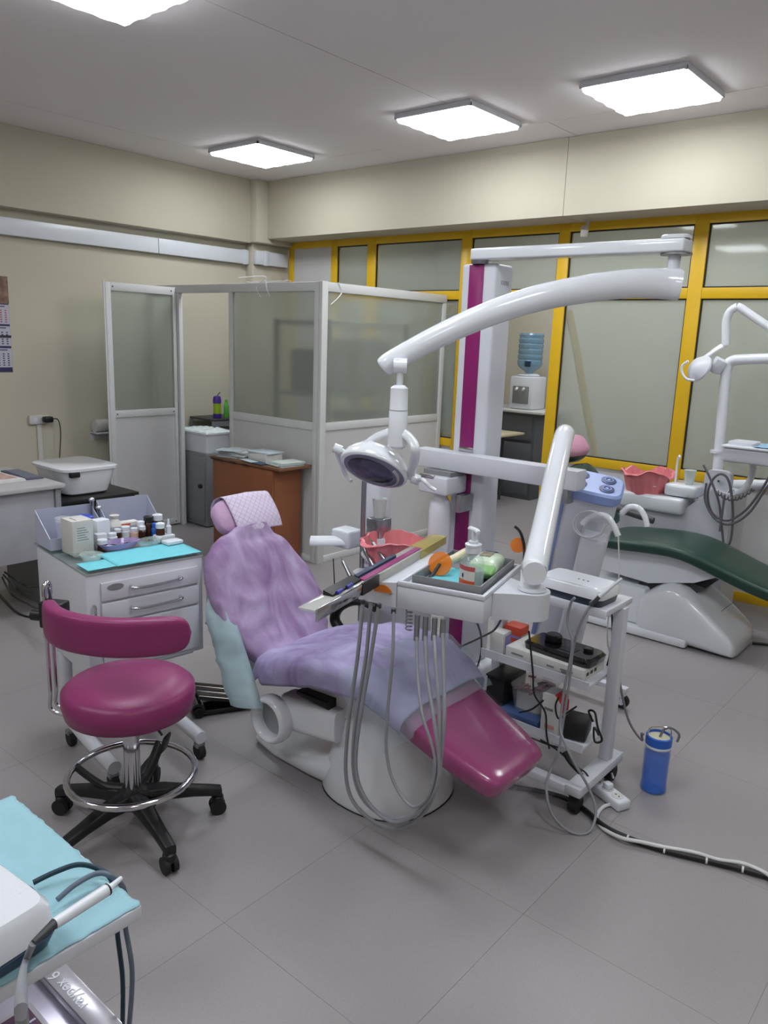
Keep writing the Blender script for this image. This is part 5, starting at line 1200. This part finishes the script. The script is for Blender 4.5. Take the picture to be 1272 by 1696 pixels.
# power strip and floor cords
ps = thing('power_strip', 'white plastic power strip on the floor under the cart', 'power strip', (-.98, 2.5, 0))
d0, d1 = at(978, 1292, Z=.02), at(1025, 1328, Z=.02); dv_ = (d1-d0); an = math.atan2(dv_.y, dv_.x)
PT_ = Matrix.Translation(((d0.x+d1.x)/2, (d0.y+d1.y)/2, 0)) @ Matrix.Rotation(an, 4, 'Z')
ln = dv_.length/2+.03
G(PT_).b2(-ln, ln, -.03, .03, 0, .038, .009, 3).out('strip_body', WHITE, ps)
for k in range(3):
    G(PT_).cyl((ln-.04-.05*k, 0, .038), (ln-.04-.05*k, 0, .0395), .021, n=20).out('socket_ring', OFFW, ps)
    for s_ in (-1, 1): G(PT_).cyl((ln-.04-.05*k+s_*.008, 0, .0396), (ln-.04-.05*k+s_*.008, 0, .0402), .0035, n=8).out('socket_hole', DGREY, ps)
G(PT_).box((ln-.09, 0, .05), (.03, .03, .024), .006).out('plug', WHITE, ps)
wc = [(1026, 1330), (1000, 1336), (988, 1355), (1000, 1373), (1030, 1388), (1060, 1394), (1100, 1403), (1150, 1412), (1190, 1424), (1230, 1430), (1262, 1443), (1300, 1462), (1420, 1500), (1600, 1540)]
tag(G().tube([at(x, y, Z=.022 if 3 < i else .008) for i, (x, y) in enumerate(wc)], .0065, 10).out('extension_cord', WCORD), 'thick white cord leading from the power strip along a black cable', 'cord')
bc = [(770, 1292), (800, 1297), (870, 1306), (925, 1318), (962, 1336), (1000, 1368), (1040, 1388), (1100, 1408), (1170, 1425), (1230, 1440), (1272, 1452), (1310, 1465), (1420, 1505), (1600, 1545)]
t = thing('black_cable_bundle', 'thick black cable bundle with ties running across the grey floor', 'cable', at(1040, 1388, Z=0))
G().tube([at(x, y, Z=.012) for x, y in bc], lambda q: .007+.003*min(1, q*2.2), 12).out('cable_bundle', BLK, t)
for k in (6, 7, 8, 9):
    p = at(*bc[k], Z=.012); d_ = (at(*bc[k+1], Z=.012)-p).normalized()
    G().cyl(p-d_*.003, p+d_*.003, .0108, n=14).out('cable_tie', WCORD, t)
tag(G().tube([at(x, y, Z=.008) for x, y in ((765, 1286), (780, 1290), (820, 1288), (850, 1300), (900, 1312))], .005, 8).out('grey_floor_cable', DGREY), 'thin dark cable on the floor under the leg rest', 'cable')

# ================================================================== AIR RECIRCULATOR (blue and clear)
rc_ = thing('air_purifier', 'tall leaning clear and blue air purifier with fan grilles behind the cart', 'air purifier', (-1.45, 3.15, 0))
YR = 3.12
tp, bt_ = at(984, 800, Y=2.98), at(918, 1075, Y=3.20)
axv = (tp-bt_).normalized(); wv = Vector((.94, .34, 0)); wv = (wv-wv.dot(axv)*axv).normalized(); dv2 = axv.cross(wv).normalized()
RM = Matrix((wv, dv2, axv)).transposed().to_4x4(); RM.translation = bt_
Lr = (tp-bt_).length
G(RM).rings([se((0, 0, z), (1,0,0), (0,1,0), a, b, 6, 40) for z, a, b in ((0, .105, .075), (Lr*.5, .108, .078), (Lr-.04, .112, .08))]).out('clear_body', HAZY, rc_)
G(RM).b2(-.075, .075, -.05, .05, .02, Lr-.06, .01).out('inner_core', M('core_white', (222, 224, 236), .4), rc_)
cap = G(RM).rings([se((0, 0, z), (1,0,0), (0,1,0), a, b, 5, 40) for z, a, b in ((Lr-.055, .108, .076), (Lr-.04, .120, .092), (Lr-.005, .122, .094), (Lr+.004, .113, .085))]).out('top_cap', PERI, rc_)
for i in (-1, 1):
    for j in (-1, 1):
        f_ = G(RM).lathe([(.030, .0), (.031, .003), (.024, .004)], (i*.055, j*.038, Lr+.004), 24).out('fan_grille', M('indigo_grille', (44, 52, 104), .4), cap)
        G(RM).tube([(i*.055+.017*math.cos(q*math.pi/8), j*.038+.017*math.sin(q*math.pi/8), Lr+.009) for q in range(16)], .003, 6, 1, True).out('grille_ring', PERI, f_)
        G(RM).lathe([(.008, 0), (.006, .003)], (i*.055, j*.038, Lr+.008), 14).out('fan_hub', PERI, f_)
G(RM).b2(-.118, -.098, -.083, -.06, .12, Lr-.05, .004).out('blue_stripe', PERI, rc_)
# front module with nozzles
FM = RM @ Matrix.Translation((.055, -.13, 0))
fm = G(FM).b2(-.055, .055, -.04, .04, .05, Lr-.16, .02, 3).out('front_module', HAZY, rc_)
G(FM).b2(-.035, .035, -.025, .025, .06, Lr-.18, .01).out('module_core', M('core_white', (222, 224, 236), .4), fm)
G(FM).rings([se((0, 0, z), (1,0,0), (0,1,0), .058, .043, 4, 24) for z in (Lr-.165, Lr-.13)]).out('module_cap', CLEAR, fm)
nz = [(965, 868), (975, 858), (990, 853), (1005, 856), (1016, 870), (1024, 888)]
G().tube([at(x, y, Y=2.90) for x, y in nz], lambda q: .014-.002*q, 12).out('nozzle', WGLOSS, rc_)
nz = [(1030, 850), (1042, 840), (1058, 842), (1068, 856), (1072, 872)]
G().tube([at(x, y, Y=2.98) for x, y in nz], lambda q: .013-.002*q, 12).out('nozzle', WGLOSS, rc_)
for k in range(2): G().tube([at(975+4*k+26*math.cos(q*.7), 868+22*math.sin(q*.7), Y=2.865+.01*k) for q in range(9)], .0022, 6, 5).out('clear_tubing', WCORD, rc_)
G().tube([at(1024, 885, Y=2.89), at(1025, 920, Y=2.89), at(1025, 960, Y=2.89)], .003, 6).out('clear_tubing', WCORD, rc_)
# wheeled stand
pw = at(1043, 1168, Z=0)
fx0 = Vector((pw.x-.50, pw.y-.06, 0))
ft = G().b2(pw.x-.52, pw.x-.0, pw.y-.07, pw.y-.03, .075, .10, .004).out('stand_foot', WPAINT, rc_)
G().b2(pw.x-.46, pw.x-.42, pw.y-.28, pw.y+.10, .075, .10, .004).out('stand_cross_bar', WPAINT, rc_)
G().tube([(pw.x-.44, pw.y-.1, .1), (pw.x-.42, pw.y-.12, .22), (bt_.x+.02, bt_.y+.02, bt_.z+.05)], .02, 12).out('stand_post', WPAINT, rc_)
for x, y in ((pw.x-.02, pw.y-.05), (pw.x-.44, pw.y-.26), (pw.x-.44, pw.y+.08)):
    cw = G().cyl((x, y-.012, .032), (x, y+.012, .032), .032, n=22).out('caster_wheel', RUB, rc_)
    G().cyl((x, y-.014, .032), (x, y+.014, .032), .016, n=16).out('wheel_hub', WPAINT, cw)
    G().box((x-.01, y, .062), (.05, .032, .03), .008).out('caster_fork', WPAINT, cw)

# ================================================================== GREEN DENTAL CHAIR
YG = 4.38
gc = thing('green_dental_chair', 'dark green reclining dental chair on a wide white base by the yellow glazing', 'dental chair', (-1.4, YG, 0))
pg = [(-.80, .40, .17), (-.86, .415, .20), (-.98, .44, .215), (-1.15, .495, .225), (-1.30, .545, .235), (-1.42, .565, .24), (-1.6, .555, .245), (-1.78, .535, .245), (-1.9, .53, .23)]
secs = []
for i, (x, z, hw) in enumerate(pg):
    a, b = pg[max(0, i-1)], pg[min(len(pg)-1, i+1)]
    tg = Vector((b[0]-a[0], 0, b[1]-a[1])).normalized(); nn = Vector((tg.z, 0, -tg.x)); nn = nn if nn.z > 0 else -nn
    secs.append(se(Vector((x, YG, z))-nn*.04, (0, 1, 0), nn, hw, .04 if 0 < i < 8 else .025, 4.5, 28))
G().rings(secs).out('seat_cushion', GRN, gc, sub=1, sharp=70)
secs = []
for x, z, hw in ((-1.86, .54, .2), (-1.92, .62, .23), (-2.0, .74, .24), (-2.07, .85, .21), (-2.11, .91, .14)):
    nn = Vector((.85, 0, .5)).normalized(); secs.append(se(Vector((x, YG, z))-nn*.035, (0, 1, 0), nn, hw, .035, 3, 28))
G().rings(secs).out('backrest', GRN, gc, sub=1, sharp=70)
G().ball((-2.18, YG+.02, .965), 1, (.05, .13, .07), 12, 3, HF).out('headrest', GRN, gc)
G().prism([(-1.92, .47), (-1.28, .485), (-1.16, .43), (-1.30, .36), (-1.55, .30), (-1.85, .32)], YG-.16, YG+.16).out('seat_frame', WHITE, gc)
G().prism([(-1.62, .30), (-1.40, .36), (-1.25, .33), (-1.38, .22), (-1.62, .22)], YG-.12, YG+.12).out('lift_arm', DGREY, gc)
# moulded base: hump with a sloped nose
G().rings([se((x, YG-.02, z/2+.001), (0, 1, 0), (0, 0, 1), hw, z/2, 5, 28) for x, z, hw in ((-1.62, .20, .20), (-1.50, .30, .215), (-1.42, .345, .22), (-1.34, .335, .22), (-1.20, .23, .22), (-1.10, .15, .215), (-1.05, .10, .20), (-1.035, .06, .19))]).out('base_shell', WGLOSS, gc, sub=1, sharp=60)
G().b2(-2.05, -1.28, YG-.245, YG+.20, .004, .05, .012).out('base_plate', WGLOSS, gc)
G().b2(-2.1, -1.55, YG-.19, YG+.19, .05, .27, .02).out('rear_box', WGLOSS, gc)
for q in (0, .14): G().box((-1.33+q+.03, YG+.02, .325-q*.78), (.003, .22, .004), 0, (0, .65, 0)).out('cover_seam', DGREY, gc)
G().tube([(-1.88, YG-.27, .52), (-1.87, YG-.27, .63), (-1.82, YG-.27, .70), (-1.74, YG-.27, .715), (-1.62, YG-.27, .70), (-1.52, YG-.27, .685)], lambda q: (.02, .017), 12).out('arm_rest', DGREY, gc)
tag(G().ball((-2.18, YG+.02, .985), 1, (.062, .145, .075), 12, 3, HF).out('pink_headrest_cover', PINKS, None), 'pink disposable cap on the green chair headrest', 'headrest cover')
# its unit behind: cabinet, spittoon, pole, arms, lamp
gu = thing('green_chair_unit', 'white dental unit behind the green chair with pole, lamp and instrument tray', 'dental unit', (-1.5, 4.85, 0))
yb = 4.72
G().prism([(-2.02, 0), (-1.30, 0), (-1.30, .78), (-1.42, .80), (-1.60, .62), (-2.02, .62)], yb, yb+.30).out('unit_cabinet', WPAINT, gu)
G().b2(-1.98, -1.56, yb-.06, yb+.24, .621, .72, .02, 3).out('unit_deck', WGLOSS, gu)
G().b2(-1.70, -1.50, yb-.02, yb+.2, .725, .80, .02, 3).out('cup_ledge', WGLOSS, gu)
G().lathe([(.05, .715), (.09, .73), (.13, .77), (.12, .775), (.06, .74)], (-1.84, yb+.07, 0), 28).out('bowl', WGLOSS, gu)
G().tube([(-1.665, yb+.07, .80), (-1.665, yb+.07, .93), (-1.655, yb+.06, .965), (-1.645, yb+.04, .955)], .007, 10).out('water_spout', WGLOSS, gu)
Yp = 4.95
pole = [at(1183, 840, Y=Yp), at(1190, 760, Y=Yp), at(1200, 640, Y=Yp), at(1204, 610, Y=Yp), at(1212, 598, Y=Yp), at(1240, 595, Y=Yp), at(1330, 593, Y=Yp)]
G().tube(pole, .031, 16, 6).out('pole', WGLOSS, gu, sharp=60)
G().cyl(at(1188, 748, Y=Yp)-Vector((0, 0, .008)), at(1188, 748, Y=Yp)+Vector((0, 0, .008)), .042, n=22).out('pole_collar', WPAINT, gu)
G().tube([at(1175, 805, Y=4.98), at(1230, 803, Y=4.98), at(1310, 805, Y=4.98), at(1330, 815, Y=4.98), at(1332, 860, Y=4.98), at(1332, 1020, Y=4.98)], .032, 14, 5).out('lower_arm', WGLOSS, gu)
G().tube([at(1208, 815, Y=4.80), at(1225, 815, Y=4.80), at(1240, 800, Y=4.80), at(1247, 775, Y=4.80), at(1247, 750, Y=4.80)], .018, 12).out('tray_swan_neck', WGLOSS, gu)
G().rings([se(at(1190, 798, Y=4.78)+Vector((0, q, 0)), (1, 0, 0), (0, 0, 1), .075, .07, 4, 24) for q in (-.03, .03)]).out('arm_joint', WPAINT, gu)
G().cyl(at(1190, 797, Y=4.745), at(1190, 797, Y=4.74), .006, n=10).out('joint_screw', BLK, gu)
# tray
tc2 = at(1262, 752, Y=4.7)
td = G().b2(tc2.x-.17, tc2.x+.3, 4.56, 4.84, tc2.z-.05, tc2.z+.03, .012, 3).out('instrument_tray', WPAINT, gu)
G().b2(tc2.x-.18, tc2.x+.31, 4.55, 4.85, tc2.z+.031, tc2.z+.044, .004).out('tray_rim', WHITE, td)
G().b2(tc2.x-.1725, tc2.x-.1705, 4.60, 4.63, tc2.z-.01, tc2.z+.012).out('tray_button', BLK, td)
G().rings([se((tc2.x-.10, 4.70, tc2.z+z), (1,0,0), (0,1,0), .07, .09, 6, 24) for z in (.045, .06)]).out('side_dish', WHITE, td)
tzz = tc2.z+.046
tag(G().grid(lambda u, v: (tc2.x-.02+.25*u, 4.57+.22*v, tzz+.002+.03*abs(noise.noise((u*4, v*4, 1)))*math.sin(math.pi*u)), 16, 14).out('blue_napkin', M('pale_blue_napkin', (140, 178, 206), .8, bump=.2, bscale=200), None, solid=.0008), 'crumpled pale blue napkin on the green chair unit tray', 'napkin')
t = thing('instrument_holder', 'clear beaker with steel instruments on the green chair unit tray', 'instruments', (tc2.x+.03, 4.80, tzz))
G().lathe([(.028, 0), (.03, .08), (.027, .08), (.025, .005)], (tc2.x+.03, 4.82, tzz), 18).out('beaker', CLEAR, t)
for k in range(3): G().cyl((tc2.x+.02+.01*k, 4.82, tzz+.006), (tc2.x+.0+.022*k, 4.82, tzz+.16+.01*k), .004, n=8).out('steel_instrument', CHROME, t)
# hoses hanging in loops
for k, pl in enumerate(([(1165, 770), (1175, 790), (1190, 830), (1195, 870), (1200, 905), (1210, 895), (1214, 850), (1208, 800), (1195, 785), (1180, 795), (1172, 820), (1180, 850), (1205, 862), (1235, 845), (1262, 810), (1285, 770)], [(1170, 800), (1168, 830), (1185, 860), (1210, 868), (1240, 850), (1265, 815), (1290, 780)], [(1192, 880), (1196, 850), (1200, 820)])):
    G().tube([at(x, y, Y=4.66-.02*k) for x, y in pl], .007, 8, 6).out('hose', M('dark_hose', (104, 100, 108), .45), gu)
co = []
for q in range(70):
    f_ = q/69; b0 = at(1188, 815, Y=4.64).lerp(at(1248, 815, Y=4.64), f_) + Vector((0, 0, -.05*math.sin(math.pi*f_)+.02*f_))
    co.append(b0+Vector((0, .012*math.cos(q*.9), .012*math.sin(q*.9))))
G().tube(co, .004, 6, 2).out('coiled_hose', M('dark_hose', (104, 100, 108), .45), gu)
# lamp of the second unit
la = [at(1330, 575, Y=Yp), at(1272, 540, Y=Yp), at(1230, 512, Y=Yp), at(1222, 508, Y=Yp)]
G().tube(la, .024, 12, 4).out('lamp_boom', WGLOSS, gu)
pj = at(1330, 593, Y=Yp); G().cyl(pj-Vector((0, 0, .05)), pj+Vector((0, 0, .11)), .034, n=18).out('boom_joint', WGLOSS, gu)
G().tube([at(1222, 508, Y=Yp), at(1210, 515, Y=Yp), at(1203, 530, Y=Yp), at(1202, 550, Y=Yp), at(1202, 572, Y=Yp)], .024, 12, 5).out('lamp_neck', WGLOSS, gu)
G().tube([at(1202, 570, Y=Yp), at(1188, 578, Y=Yp-.02), at(1168, 592, Y=Yp-.05), at(1150, 603, Y=Yp-.07)], lambda q: (.022-.01*q, .012), 10).out('lamp_bracket', WGLOSS, gu)
lc2 = at(1158, 610, Y=Yp-.08)
G().lathe([(.02, -.05), (.06, -.03), (.085, .0), (.085, .012), (.07, .02)], lc2, 24, (.5, .75, -.45)).out('lamp_head', WPAINT, gu)
G().box(lc2+Vector((.09, .05, .02)), (.07, .07, .09), .012, (.3, .4, .6)).out('lamp_housing', WPAINT, gu)
G().tube([at(1140, 598, Y=Yp-.12), at(1130, 606, Y=Yp-.12), at(1130, 618, Y=Yp-.12), at(1138, 628, Y=Yp-.12), at(1152, 630, Y=Yp-.12)], .008, 10).out('lamp_handle', WGLOSS, gu)
bag(-1.84, yb+.06, .79, .15, 'pink_bag', 'pink plastic bag in the spittoon bowl of the green chair unit', 4.1)
tag(G().lathe([(.024, 0), (.025, .002), (.035, .085), (.037, .087), (.0345, .086), (.0235, .004)], (-1.575, yb+.05, .801), 22).out('plastic_cup', mix_mat('white_cup2', (222, 230, 226), .3, .4, .25, 'clear')), 'white plastic cup on the ledge of the green chair unit', 'cup')
tag(G().tube([(-1.03, 4.5, .008), (-.9, 4.55, .008), (-.6, 4.5, .008), (-.2, 4.55, .008), (.6, 4.9, .008), (1.2, 5.2, .008)], .008, 8).out('black_floor_cable', BLK), 'black cable on the floor past the green chair base', 'cable')
